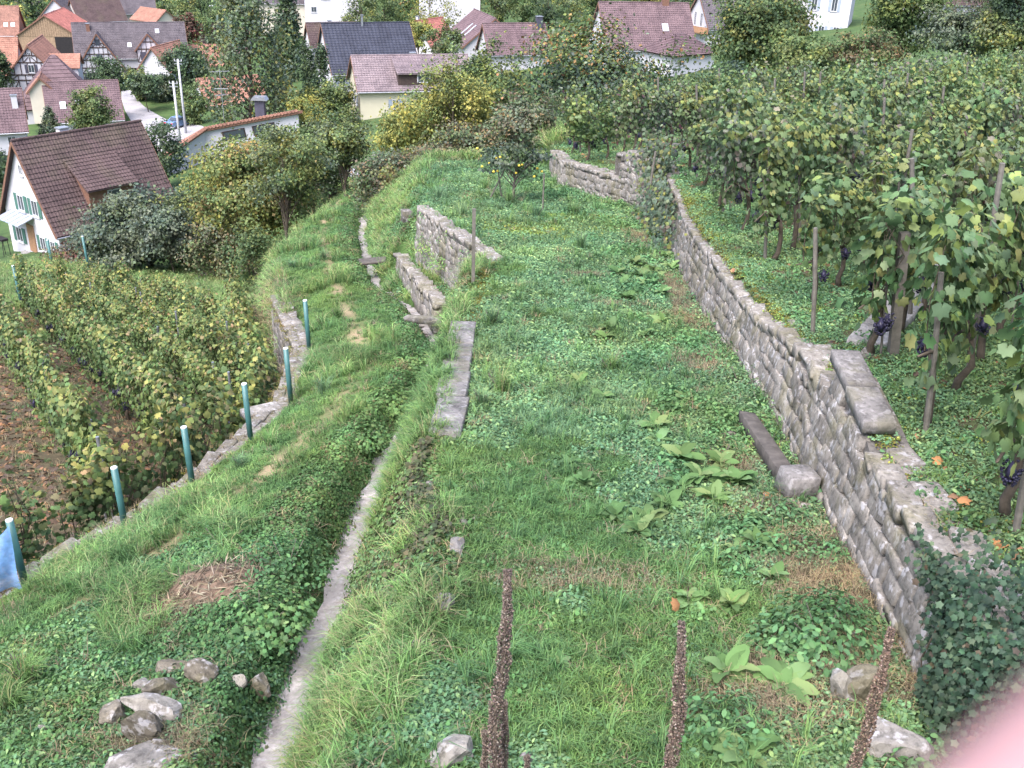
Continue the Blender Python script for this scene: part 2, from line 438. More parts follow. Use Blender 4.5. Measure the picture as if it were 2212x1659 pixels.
def lay_stones(parent, items, mat, name='stone', keep=300):
    """items: (priority, pos, R(3x3), size, variant): the largest in view become parts, the rest one mass"""
    items.sort(key=lambda i: i[0]); mm = blkmeshes(mat, name)
    for k, (_, p, Rm, s, v) in enumerate(items[:keep]):
        o = bpy.data.objects.new(name, mm[v]); COL.objects.link(o); o.parent = parent
        M4 = Matrix(Rm.tolist()).to_4x4(); M4 = Matrix.Translation(p) @ M4 @ Matrix.Diagonal((*s, 1)); o.matrix_local = M4
    rest = items[keep:]
    if rest:
        VV, Q, T, n = [], [], [], 0
        for _, p, Rm, s, v in rest:
            V, q, t = BLK[v]; VV.append((V * np.array(s)) @ Rm.T + np.array(p)); Q.append(q + n); T.append(t + n); n += len(V)
        me = npmesh(name + '_mass', np.concatenate(VV), [np.concatenate(Q), np.concatenate(T)]); me.materials.append(mat)
        tag(link(name + '_work', me, parent), kind='stuff')

def stone_wall(name, label, pts, zb, zt, thick, side, keep, mat=None, batter=.18, sw=(.2, .42), sh=(.12, .2), cap=True, seed=1, near=(0, 0, 0), skip=(1, 0)):
    """pts: plan polyline of the face foot; side: +1 if the face looks to the left of the walking direction, -1 to the right"""
    g = np.random.default_rng(seed); mat = mat or M_STONE
    P = np.array(pts, float); seg = np.hypot(*np.diff(P, axis=0).T); S = np.concatenate([[0], np.cumsum(seg)]); L = S[-1]
    root = empty(name, (P[0, 0], P[0, 1], zb(*P[0]))); tag(root, label, 'wall')
    org = np.array(root.location)
    def fr(s):
        x = np.interp(s, S, P[:, 0]); y = np.interp(s, S, P[:, 1])
        x2 = np.interp(s + .3, S, P[:, 0]) - np.interp(s - .3, S, P[:, 0]); y2 = np.interp(s + .3, S, P[:, 1]) - np.interp(s - .3, S, P[:, 1])
        d = np.array([x2, y2]); d /= np.linalg.norm(d); n = np.array([-d[1], d[0]]) * side
        return np.array([x, y]), d, n
    # core
    V, F = [], []; ns = max(2, int(L / .25)); ss = np.linspace(0, L, ns)
    for s in ss:
        p, d, n = fr(s); b0, t0 = zb(*p) - .3, zt(*p) - .05; h = t0 - b0
        q = [p - n * .012, p - n * (.012 + batter * h), p - n * thick, p - n * thick]
        for (xy, z) in zip(q, (b0, t0, t0, b0)): V.append((xy[0], xy[1], z))
    for i in range(ns - 1):
        for k in range(4):
            k2 = (k + 1) % 4; f = (i * 4 + k, (i + 1) * 4 + k, (i + 1) * 4 + k2, i * 4 + k2); F.append(f if side < 0 else f[::-1])
    F.append((0, 1, 2, 3)); F.append(((ns - 1) * 4 + 3, (ns - 1) * 4 + 2, (ns - 1) * 4 + 1, (ns - 1) * 4))
    mb = MB(); mb.add(np.array(V) - org, F); mb.build('core', M_MORTAR, root)
    items = []
    z0 = 0.0; row = 0
    hmax = max(zt(*fr(s)[0]) - zb(*fr(s)[0]) for s in ss) + .1
    while z0 < hmax:
        hh = g.uniform(*sh) * g.choice([.75, 1, 1.3]); s = -g.uniform(0, .2)
        while s < L:
            wd = g.uniform(*sw) * g.choice([.6, .9, 1.25]); sc = min(max(s + wd / 2, 0), L); p, d, n = fr(sc)
            H = zt(*p) - zb(*p)
            hz = hh * g.uniform(.85, 1.35)
            if z0 + hz * .55 < H:
                z = zb(*p) + z0 + hh / 2 - .06 + g.uniform(-.02, .02)
                dep = g.uniform(.1, .17); off = batter * (z0 + hh / 2)
                c = np.array([*(p - n * (off + dep / 2 - .004 + g.uniform(-.012, .014))), z]) - org
                az = math.atan2(d[1], d[0])
                Rm = rotm(0, g.normal(0, .12), az + g.normal(0, .05)) @ rotm(side * math.atan(batter) + g.normal(0, .03), 0, 0)
                items.append((np.linalg.norm(c + org - np.array(near)), c, Rm, (wd * .97, dep, hz * .95), int(g.integers(10))))
            s += wd
        z0 += hh; row += 1
    if cap:
        s = 0
        while s < L:
            wd = g.uniform(sw[0] * 1.1, sw[1] * 1.25); sc = min(s + wd / 2, L); p, d, n = fr(sc); H = zt(*p) - zb(*p)
            t = 0.0; wtop = thick - batter * H - .02
            k = 1 if wtop < .3 else 2
            if skip[0] < p[1] < skip[1]: k = 0
            for j in range(k):
                c2 = p - n * (batter * H + wtop * (j + .5) / k)
                hz = g.uniform(.08, .15); c = np.array([*c2, zt(*p) - hz * .35 + g.uniform(-.02, .05)]) - org
                items.append((np.linalg.norm(c + org - np.array(near)) - .3, c, rotm(g.normal(0, .06), g.normal(0, .06), math.atan2(d[1], d[0]) + g.normal(0, .12)), (wd * .97, wtop / k * 1.05, hz), int(g.integers(10))))
            s += wd
    lay_stones(root, items, mat, 'stone', keep)
    return root

ya = np.concatenate([np.arange(4.2, 25.5, .4), [25.5]])
TOP_R = tab((3.5, .72), (5.4, .72), (6, .72), (7.2, .78), (8, 1.0), (8.97, 1.17), (9.03, .92), (10, .87), (11.7, .77), (14, .73), (16, .82), (19.5, .8), (23.5, 1.1), (25.5, 1.36), (27.15, 1.4))
stone_wall('terrace_wall', 'long mottled grey rubble retaining wall along the upper vineyard, ivy at its near end', [(float(X_RW(y)), y) for y in ya], lambda x, y: float(hA(y)), lambda x, y: float(hA(y) + TOP_R(y)),
           .58, 1, 300, seed=3, skip=(7.3, 9.05))
stone_wall('stepped_wall', 'pale coursed stone wall with a raised end, far side of the grassy terrace', [(3.41, 25.52), (2.8, 26.9), (2.37, 27.7), (1.22, 30.5), (1.0, 33.6)], lambda x, y: float(hA(y)),
           lambda x, y: float(hA(y)) + (1.38 if y < 27.0 else .72), .5, 1, 180, seed=5, sw=(.25, .45), sh=(.13, .2), batter=.08)
stone_wall('return_wall', 'short stone return wall under the far vines, behind the raised wall end', [(5.4, 31.2), (2.95, 27.3)], lambda x, y: float(hA(y)) + .5, lambda x, y: float(hA(y)) + 1.32, .35, 1, 40, seed=6, sw=(.3, .5), batter=.05)
stone_wall('plot_wall', 'weathered stone wall holding up the grassy terrace above the ditch plot', [(float(X_AE(y)) + .05, y) for y in np.arange(18.6, 24.9, .4)], lambda x, y: float(-H_DL(y) + .36), lambda x, y: float(hA(y)) + .06, .4, 1, 130, seed=8, sw=(.25, .45), sh=(.15, .24), batter=.06)
stone_wall('low_ditch_wall', 'low mossy stone wall beside the far ditch with lichen spotted top', [(float(X_LOW(y)), y) for y in np.arange(19.4, 26.2, .4)], lambda x, y: float(-H_DL(y) - .15), lambda x, y: float(-H_DL(y) + .43), .32, 1, 90, seed=9, sw=(.25, .5), sh=(.14, .22), batter=.04)
stone_wall('vineyard_wall', 'old low stone wall topped with moss between the path and the lower vineyard', [(float(X_LW(y)) - .36, y) for y in np.arange(6.4, 22.4, .4)], lambda x, y: float(-H_LW(y)) - 1.35, lambda x, y: float(-H_LW(y)) + .08, .42, 1, 150, seed=11, sw=(.22, .45), sh=(.15, .25), batter=.02)

def block(name, c, size, mat, rot=(0, 0, 0), label=None, cat=None, seed=0, group=None, parent=None, jit=.07):
    V, q, t = chamfer_box(seed, .035, jit)
    me = npmesh(name, V * np.array(size), [q, t]); o = link(name, me, parent, mat); o.location = c; o.rotation_euler = rot
    if label: tag(o, label, cat, group)
    return o
def rock(name, c, size, mat, label, seed, rz=0.0, cat='rock', group=None):
    """boulder: noise-displaced icosphere flattened into facets"""
    import bmesh
    bm = bmesh.new(); bmesh.ops.create_icosphere(bm, subdivisions=3, radius=.5); g = np.random.default_rng(seed)
    pl = [(np.array(d) / np.linalg.norm(d), g.uniform(.24, .38)) for d in g.normal(0, 1, (14, 3))]
    for v in bm.verts:
        p = np.array(v.co)
        for d, r in pl:
            e = p.dot(d) - r
            if e > 0: p = p - d * e * .97
        p = p * (1 + .03 * math.sin(p[0] * 19 + seed) + .03 * math.sin(p[1] * 23 + p[2] * 17))
        v.co = p * np.array(size) * 1.1
    me = bpy.data.meshes.new(name); bm.to_mesh(me); bm.free()
    o = link(name, me, None, mat); o.location = c; o.rotation_euler = (g.normal(0, .1), g.normal(0, .1), rz)
    return tag(o, label, cat, group)

# coping on the retaining wall beside the vines
cop = empty('wall_coping', (3.3, 8.3, hA(8.3) + 1.1)); tag(cop, 'dark smooth stone coping slabs laid on the near vineyard wall', 'coping')
for k, (y0, y1, z) in enumerate([(7.6, 8.25, 1.03), (8.27, 8.97, 1.17)]):
    ym = (y0 + y1) / 2
    o = block('slab', (0, 0, 0), (.28, y1 - y0, .12), M_SLAB, (.05, 0, -.04), seed=20 + k, parent=cop)
    o.location = (float(X_RW(ym)) + .31 - 3.3, ym - 8.3, float(hA(ym)) + z - float(cop.location.z))
# long coping beside the ditch
cop2 = empty('ditch_coping', (-.7, 11.5, hA(11.5))); tag(cop2, 'long grey lichen spotted coping slabs on the terrace edge above the ditch', 'coping')
yy = 9.25
for k, ln in enumerate([1.15, .95, 1.25, 1.15]):
    ym = yy + ln / 2; x = float(X_AE(ym)) + .12
    o = block('slab', (x + .7, ym - 11.5, float(hA(ym) - hA(11.5)) + .0), (.36, ln - .012, .2), M_SLAB, (-math.atan(.13), 0, .012 * k - .02), seed=30 + k, parent=cop2); yy += ln

# channel bed
def strip(name, ys, xc, wd, zf, mat, kind='structure', jit=.03, seed=0, lift=.03, cross=4):
    g = np.random.default_rng(seed); V = []; n = len(ys)
    for y in ys:
        c, h = xc(y), wd(y) / 2; a, b_ = c - h - g.uniform(0, jit), c + h + g.uniform(0, jit)
        for k in range(cross + 1):
            x = a + (b_ - a) * k / cross; V.append((x, y, zf(x, y) + lift + g.normal(0, .006)))
    i = np.arange(n * (cross + 1)).reshape(n, cross + 1)
    return tag(link(name, npmesh(name, np.array(V), [np.stack([i[:-1, :-1], i[:-1, 1:], i[1:, 1:], i[1:, :-1]], -1).reshape(-1, 4)]), None, mat), kind=kind)
bed = strip('channel_bed', np.arange(4.0, 40, .12), lambda y: float(X_DC(y)) + .035 * math.sin(y * 1.7) + .02 * math.sin(y * 4.1), lambda y: (.36 if y < 12.6 else .28) + .06 * math.sin(y * 2.1) + .04 * math.sin(y * 5.3 + 1), lambda x, y: gz(float(X_DC(y)), y), M_BED, seed=4)
g = np.random.default_rng(12); items = []
y = 12.9
while y < 24:
    ln = g.uniform(.18, .34) if y > 12.8 else g.uniform(.25, .6); x = float(X_DC(y)) + g.normal(0, .02)
    if y > 12.8 or g.random() < .0:
        items.append((y, (x + g.uniform(-.07, .07), y + ln / 2, gz(float(X_DC(y)), y) + .03 + g.uniform(-.005, .03)), rotm(g.normal(-.16, .05), g.normal(0, .05), g.normal(0, .2)), (g.uniform(.18, .34), ln * .93, .08), int(g.integers(10))))
    y += ln * (1 if y > 12.8 else 1.3)
lay_stones(bed, items, M_BED, 'paving_stone', 200)

# village road and the bit of lane at the end of the path
def ribbon(name, left, right, mat, lift=.06, n=40):
    Lp = np.array([on(*p) for p in left]); Rp = np.array([on(*p) for p in right])
    def rs(P):
        s = np.concatenate([[0], np.cumsum(np.linalg.norm(np.diff(P, axis=0), axis=1))]); t = np.linspace(0, s[-1], n)
        return np.stack([np.interp(t, s, P[:, k]) for k in range(3)], -1)
    A, B = rs(Lp), rs(Rp); V = []
    for i in range(n):
        for k in range(9):
            p = A[i] + (B[i] - A[i]) * k / 8; V.append((p[0], p[1], gz(p[0], p[1]) + lift))
    i = np.arange(n * 9).reshape(n, 9)
    return tag(link(name, npmesh(name, np.array(V), [np.stack([i[:-1, :-1], i[:-1, 1:], i[1:, 1:], i[1:, :-1]], -1).reshape(-1, 4)], None, True), None, mat), kind='structure')
m, nt_, b, out = newmat('old_asphalt')
p_ = wpos(nt_); n1 = noise(nt_, p_, .35, 5); n2 = noise(nt_, p_, 3, 6)
vo = N(nt_, 'ShaderNodeTexVoronoi', feature='DISTANCE_TO_EDGE'); vo.inputs['Scale'].default_value = .22
mp = N(nt_, 'ShaderNodeVectorMath', operation='ADD'); sc_ = N(nt_, 'ShaderNodeVectorMath', operation='SCALE'); sc_.inputs['Scale'].default_value = 2.5
nt_.links.new(n2.outputs[1], sc_.inputs[0]); nt_.links.new(sc_.outputs[0], mp.inputs[0]); nt_.links.new(p_, mp.inputs[1]); nt_.links.new(mp.outputs[0], vo.inputs['Vector'])
cr_ = ramp(nt_, vo.outputs['Distance'], [(0.0, (.5, .5, .5)), (.02, (1, 1, 1))])
base = ramp(nt_, n1.outputs[0], [(.35, (.23, .22, .235)), (.65, (.31, .30, .315))])
c = mix(nt_, 1.0, base.outputs[0], cr_.outputs[0], 'MULTIPLY'); nt_.links.new(c, b.inputs['Base Color']); b.inputs['Roughness'].default_value = .9
M_ROAD = m
ribbon('road', [(262, 195), (262, 215), (270, 240), (283, 262), (298, 290), (316, 310), (330, 335)], [(284, 195), (292, 211), (322, 238), (354, 256), (396, 268), (436, 272), (455, 285)], M_ROAD)
ribbon('lane', [(720, 372), (735, 385)], [(765, 365), (790, 380)], M_ROAD, .08, 10)

# ------------------------------------------------------------------ houses
def roofmat(name, c, hi=None, rough=.8, moss=.0):
    m, nt, b, out = newmat(name)
    p = opos(nt)
    n1 = noise(nt, p, .8, 6, .7); n2 = noise(nt, p, 9, 3); n3 = noise(nt, p, .35, 3)
    r = ramp(nt, n2.outputs[0], [(.3, tuple(x * .6 for x in c)), (.5, c), (.72, hi or tuple(x * 1.35 for x in c))])
    d = ramp(nt, n1.outputs[0], [(.3, (.55, .55, .57)), (.6, (1, 1, 1))])
    cc = mix(nt, 1.0, r.outputs[0], d.outputs[0], 'MULTIPLY')
    if moss:
        mo = ramp(nt, n3.outputs[0], [(.5, (0, 0, 0)), (.7, (moss, moss, moss))]); cc = mix(nt, mo.outputs[0], cc, (.10, .10, .05))
    nt.links.new(cc, b.inputs['Base Color']); b.inputs['Roughness'].default_value = rough; b.inputs['Specular IOR Level'].default_value = .2
    return m
RF = dict(brown=roofmat('roof_brown', (.088, .06, .06), moss=.25), purple=roofmat('roof_purple', (.135, .092, .10)), orange=roofmat('roof_orange', (.30, .155, .115)), red=roofmat('roof_red', (.36, .14, .115)),
          slate=roofmat('roof_slate', (.04, .044, .064), rough=.6), grey=roofmat('roof_grey', (.10, .087, .097)), pale=roofmat('roof_pale', (.19, .15, .16)), rust=roofmat('roof_rust', (.25, .135, .105)))
WL = dict(white=plain('wall_white', (.47, .46, .495), .9, .07, .7), cream=plain('wall_cream', (.48, .44, .37), .9, .08, .7), yellow=plain('wall_yellow', (.50, .46, .35), .9, .06, .7),
          wood=plain('wall_boards', (.26, .18, .12), .85, .3, 3), grey=plain('wall_grey', (.42, .40, .40), .9, .12, .8))
M_TIMB = plain('timber_dark', (.055, .038, .034), .8, .3, 5); M_TRIM = plain('trim_brown', (.16, .085, .06), .7, .2, 4)
M_FRAME = plain('frame_white', (.52, .52, .55), .5, .05); M_SHG = plain('shutter_green', (.055, .13, .105), .6, .15); M_SHB = plain('shutter_dark', (.06, .06, .085), .6, .2)
M_SHW = plain('shutter_blue', (.25, .29, .36), .6, .12)
M_DOOR = plain('door_wood', (.30, .17, .10), .6, .2, 5); M_GUT = plain('zinc', (.30, .31, .34), .45, .15, 4, metal=.6); M_DARK = plain('dark_opening', (.02, .018, .02), .9, .2)
m, nt_, b, out = newmat('window_glass')
b.inputs['Base Color'].default_value = (.045, .055, .07, 1); b.inputs['Roughness'].default_value = .12; b.inputs['Specular IOR Level'].default_value = .7
M_GLASS = m
M_SKYL = plain('skylight_pane', (.5, .54, .62), .25, .1)

def roof_slab(mb, u0, u1, eave, ridge, course=.34, tile=.3, th=.1):
    """stepped, ribbed tile courses from eave (v,w) up to ridge (v,w), running along u"""
    (v0, w0), (v1, w1) = eave, ridge; S = math.hypot(v1 - v0, w1 - w0); n = max(3, int(S / course)); sg = 1 if v1 > v0 else -1
    nv = ((w1 - w0) / S * -sg, abs(v1 - v0) / S)              # outward normal in (v,w)
    nu = max(2, int((u1 - u0) / tile)); us = np.linspace(u0, u1, nu * 2 + 1); base = mb.n; V = []; F = []
    for i in range(n):
        for j, (f, lift) in enumerate(((i / n, .055), ((i + 1) / n, .012))):
            for k, u in enumerate(us):
                l = lift + (.03 if k % 2 else 0)
                V.append((u, v0 + (v1 - v0) * f + nv[0] * l, w0 + (w1 - w0) * f + nv[1] * l))
    m_ = len(us)
    for i in range(n):
        a = 2 * i * m_
        for k in range(m_ - 1):
            q = (a + k, a + k + 1, a + m_ + k + 1, a + m_ + k); F.append(q if sg > 0 else q[::-1])
            if i + 1 < n:
                c_ = (i + 1) * 2 * m_; q = (a + m_ + k, a + m_ + k + 1, c_ + k + 1, c_ + k); F.append(q if sg > 0 else q[::-1])
    mb.add(V, F)
    # under-slab
    e = [(v0, w0), (v1, w1), (v1, w1 - th), (v0, w0 - th)]
    mb.prism([(u0, p[0], p[1]) for p in e], (u1 - u0, 0, 0))

def window(par, face, u, z, wd, ht, P, sh=None, bars=1):
    """face: 'f' gable at u=0, 'b' far gable, 'm' wall at v=-W/2, 'p' wall at v=+W/2"""
    L, W = P; mb = MB(); gl = MB()
    if face in 'fb':
        s = -1 if face == 'f' else 1; o = Vector((0 if face == 'f' else L, u, z)); ax = Vector((0, 1, 0)); n = Vector((s, 0, 0))
    else:
        s = -1 if face == 'm' else 1; o = Vector((u, s * W / 2, z)); ax = Vector((1, 0, 0)); n = Vector((0, s, 0))
    up = Vector((0, 0, 1)); root = None
    def bx(m_, ca, cz, da, dz, dn, off):
        c = o + ax * ca + up * cz + n * off; d = Vector((abs(ax.x) * da + abs(n.x) * dn, abs(ax.y) * da + abs(n.y) * dn, dz)); m_.box(c, d)
    t = .07
    for cz in (-ht / 2 + t / 2, ht / 2 - t / 2): bx(mb, 0, cz, wd, t, .07, .03)
    for ca in (-wd / 2 + t / 2, wd / 2 - t / 2): bx(mb, ca, 0, t, ht - 2 * t, .07, .03)
    for k in range(bars): bx(mb, -wd / 2 + wd * (k + 1) / (bars + 1), 0, .05, ht - 2 * t, .06, .03)
    bx(mb, 0, -ht / 2 - .05, wd + .16, .06, .14, .06)
    win = mb.build('window', M_FRAME, par)
    bx(gl, 0, 0, wd - t, ht - t, .02, .012); gl.build('pane', M_GLASS, win)
    if sh:
        for sd in (-1, 1):
            q = MB(); bx(q, sd * (wd / 2 + wd * .26), 0, wd * .48, ht * 1.04, .05, .035); q.build('shutter', sh, win)
    return win

def house(name, label, prm, wall='white', roof='brown', oh=.45, ohg=.35, wins=(), chim=(), course=.34, tile=.3, trim=M_TRIM, gut=True, ridge=True, cat='house', doors=(), skyl=(), deep=2.5):
    x, y, z, th, L, W, he, rise = prm
    root = empty(name, (x, y, z), R(th)); tag(root, label, cat); h = W / 2
    mb = MB(); sl = rise / h
    poly = [(0, -h, -deep), (0, h, -deep), (0, h, he), (0, 0, he + rise), (0, -h, he)]
    mb.prism(poly, (L, 0, 0)); wl = mb.build('wall', WL[wall] if isinstance(wall, str) else wall, root)
    mb = MB(); tk = .12
    for s in (-1, 1): roof_slab(mb, -ohg, L + ohg, (s * (h + oh), he - oh * sl + tk), (0, he + rise + tk), course, tile)
    rf = mb.build('roof', RF[roof], root)
    if ridge:
        mb = MB(); n = max(3, int((L + 2 * ohg) / .45))
        for k in range(n):
            a = -ohg + (L + 2 * ohg) * k / n; bq = -ohg + (L + 2 * ohg) * (k + 1) / n
            mb.tube([(a, 0, he + rise + tk + .02), (bq + .03, 0, he + rise + tk + .045)], [.13, .105], 7)
        mb.build('ridge_tiles', RF[roof], rf)
    for e, uu in ((0, -ohg - .02), (1, L + ohg + .02)):
        for s in (-1, 1):
            mb = MB(); mb.bar((uu, s * (h + oh), he - oh * sl), (uu, 0, he + rise), .05, .2, up=(0, 0, 1)); mb.build('verge_board', trim, rf)
    if gut:
        for s in (-1, 1):
            mb = MB(); mb.tube([(-ohg, s * (h + oh + .06), he - oh * sl), (L + ohg, s * (h + oh + .06), he - oh * sl)], .07, 6); mb.build('gutter', M_GUT, rf)
    for wn in wins: window(root, *wn[:5], (L, W), *(wn[5:]))
    for (cu, cv, cw, ch_, cm) in chim:
        top = he + rise * (1 - abs(cv) / h); mb = MB(); mb.box((cu, cv, top + ch_ / 2 - .4), (cw, cw * .85, ch_ + .8))
        c_ = mb.build('chimney', cm, root); mb = MB(); mb.box((cu, cv, top + ch_ + .05), (cw + .14, cw * .85 + .14, .09)); mb.build('chimney_cap', M_GUT, c_)
    for (fc, u, wd, ht, dm) in doors:
        mb = MB()
        if fc in 'fb': mb.box((-.03 if fc == 'f' else L + .03, u, ht / 2), (.1, wd, ht))
        else: mb.box((u, (-h - .03) if fc == 'm' else h + .03, ht / 2), (wd, .1, ht))
        mb.build('door', dm, root)
    for (u, f, s, wd, ht) in skyl:      # rooflights on a slope, f = fraction up from the eave
        v = s * h * (1 - f); wz = he + rise * f + .12; a = math.atan2(rise, h); mb = MB()
        Mx = Matrix.Rotation(a if s < 0 else -a, 3, 'X')
        mb.box((u, v, wz + .06), (wd, ht, .1), M=Mx); o = mb.build('skylight', M_GUT, rf)
        mb = MB(); mb.box(Vector((u, v, wz + .06)) + Mx @ Vector((0, 0, .055)), (wd - .14, ht - .14, .02), M=Mx); mb.build('pane', M_SKYL, o)
    return root, (L, W, he, rise)

def cross_gable(root, u, wd, vf, wbase, weave, wtop, vback, roof, wallm, side=-1, nm='gable'):
    """a gable standing on the side wall, its ridge running across: front at v=side*vf"""
    mb = MB(); f = side * vf; bk = side * vback
    mb.prism([(u - wd / 2, f, wbase), (u + wd / 2, f, wbase), (u + wd / 2, f, weave), (u, f, wtop), (u - wd / 2, f, weave)], (0, bk - f, 0))
    gb = mb.build(nm, wallm, root)
    for s in (-1, 1):
        mb = MB(); e = Vector((u + s * (wd / 2 + .35), 0, weave - .35 * (wtop - weave) / (wd / 2) + .1)); t = Vector((u, 0, wtop + .1))
        n = 8; c0 = f + side * .35
        for k in range(n):
            a = e.lerp(t, k / n); b_ = e.lerp(t, (k + 1) / n)
            mb.prism([(a.x, c0, a.z - .08), (b_.x, c0, b_.z - .08), (b_.x, c0, b_.z + .02), (a.x, c0, a.z + .07)], (0, bk - c0, 0))
        mb.build('gable_roof', RF[roof], gb)
        mb = MB(); mb.bar((e.x, c0 + side * .03, e.z - .03), (t.x, c0 + side * .03, t.z - .03), .05, .22); mb.build('verge_board', M_TRIM, gb)
    return gb
def beam(par, a, b, w_=.16, d=.08):
    mb = MB(); mb.bar(a, b, d, w_); return mb.build('beam', M_TIMB, par)
def timber(par, o, ax, wd, z0, ze, zt, levels, nrm, posts=6, cross=True):
    """half-timbering on a gable: o centre at z=0, ax along the wall, nrm outward"""
    o, ax, nrm = Vector(o), Vector(ax), Vector(nrm); q = lambda a, z: o + ax * a + Vector((0, 0, z)) + nrm * .03
    half = lambda z: wd / 2 if z <= ze else wd / 2 * (zt - z) / (zt - ze)
    lv = [z for z in levels if z0 <= z < zt]
    for z in lv: beam(par, q(-half(z) + .05, z), q(half(z) - .05, z), .18)
    for s in (-1, 1): beam(par, q(s * (wd / 2 - .05), z0), q(s * (wd / 2 - .05), ze)); beam(par, q(s * wd / 2, ze), q(0, zt - .05), .16)
    zs = lv + [zt]
    for z1, z2 in zip(zs[:-1], zs[1:]):
        n = max(1, int(round(posts * half(z1) * 2 / wd)))
        xs = np.linspace(-half(z1), half(z1), n + 2)[1:-1]
        for x in xs:
            zz = z2
            if abs(x) > half(z2): zz = ze + (zt - ze) * (1 - abs(x) / (wd / 2))
            if zz - z1 > .25: beam(par, q(x, z1), q(x, zz), .13)
        if cross and len(xs) > 1:
            for i in (0, len(xs) - 2):
                if abs(xs[i]) < half(z2) and abs(xs[i + 1]) < half(z2): beam(par, q(xs[i], z1 if i == 0 else z2), q(xs[i + 1], z2 if i == 0 else z1), .11)
            x0 = half(z1) * .97
            for s in (-1, 1):
                xe = xs[-1] if s > 0 else xs[0]
                zt_ = min(z2, z1 + (z2 - z1) * .9)
                if half(zt_) > abs(xe): beam(par, q(s * x0, z1), q(xe, zt_), .11)

# --- the white gabled house by the lower vineyard
r1, d1 = house('white_house', 'white gabled house with green shutters and a steep brown tiled roof', (-35.8, 70.61, -24.84, 52.0, 9.6, 7.4, 2.7, 5.5), 'white', 'brown', chim=((3.8, .5, .7, 1.1, WL['white']),), tile=.24, course=.36,
    wins=(('f', .95, 3.6, .9, 1.2, M_SHG), ('f', -1.05, 3.6, .9, 1.2, M_SHG), ('f', 2.1, .95, .9, 1.15, M_SHG), ('f', -1.35, .95, .8, 1.1, M_SHG), ('f', -2.75, .95, .7, 1.1, M_SHG), ('f', .1, 6.2, .5, .8), ('m', 4.2, 1.2, 1.0, 1.1), ('m', 7.2, 1.2, 1.0, 1.1)),
    doors=(('f', .25, .95, 2.1, M_DOOR),))
mb = MB(); mb.prism([(2.9, -1.3, 6.3), (2.9, -3.5, 5.0), (2.9, -3.5, 2.6), (2.9, -2.6, 2.6)], (3.6, 0, 0)); dm = mb.build('dormer', M_TRIM, r1)
mb = MB(); roof_slab(mb, 2.6, 6.8, (-3.95, 4.85), (-1.0, 6.75), .34, .24); mb.build('dormer_roof', RF['brown'], dm)
mb = MB(); mb.box((4.9, -3.53, 4.1), (1.1, .05, .95)); mb.build('window', M_FRAME, dm)
mb = MB(); mb.box((4.9, -3.55, 4.1), (.9, .05, .76)); mb.build('pane', M_GLASS, dm)
mb = MB(); mb.prism([(-.05, -.6, 2.75), (-.05, 2.6, 2.75), (-1.3, 2.6, 2.35), (-1.3, -.6, 2.35)], (0, 0, .05)); cn = mb.build('canopy', M_SHW, r1)
for k in range(6):
    mb = MB(); yv = -.6 + 3.2 * k / 5; mb.bar((-.05, yv, 2.79), (-1.3, yv, 2.39), .05, .06); mb.build('canopy_bar', M_GUT, cn)
for k in range(4):
    mb = MB(); mb.box((-.35 - .3 * k, .3, -.2 - .17 * k), (.34, 2.2, .2)); mb.build('step', M_CONC, r1)
bb = empty('barbecue', tuple(r1.matrix_world @ Vector((0, 0, 0)))); bb.rotation_euler = r1.rotation_euler
_M = Matrix.Translation(r1.location) @ Matrix.Rotation(R(52), 4, 'Z'); bb.location = _M @ Vector((-1.2, 2.6, -.1))
mb = MB(); mb.box((0, 0, .85), (.5, 1.0, .16)); mb.build('tray', M_DARK, bb)
for sx in (-.2, .2):
    for sy in (-.4, .4): mb = MB(); mb.tube([(sx * 1.3, sy, -.6), (sx, sy, .8)], .025, 6); mb.build('leg', M_DARK, bb)
tag(bb, 'small dark barbecue on thin legs beside the white house steps', 'barbecue')

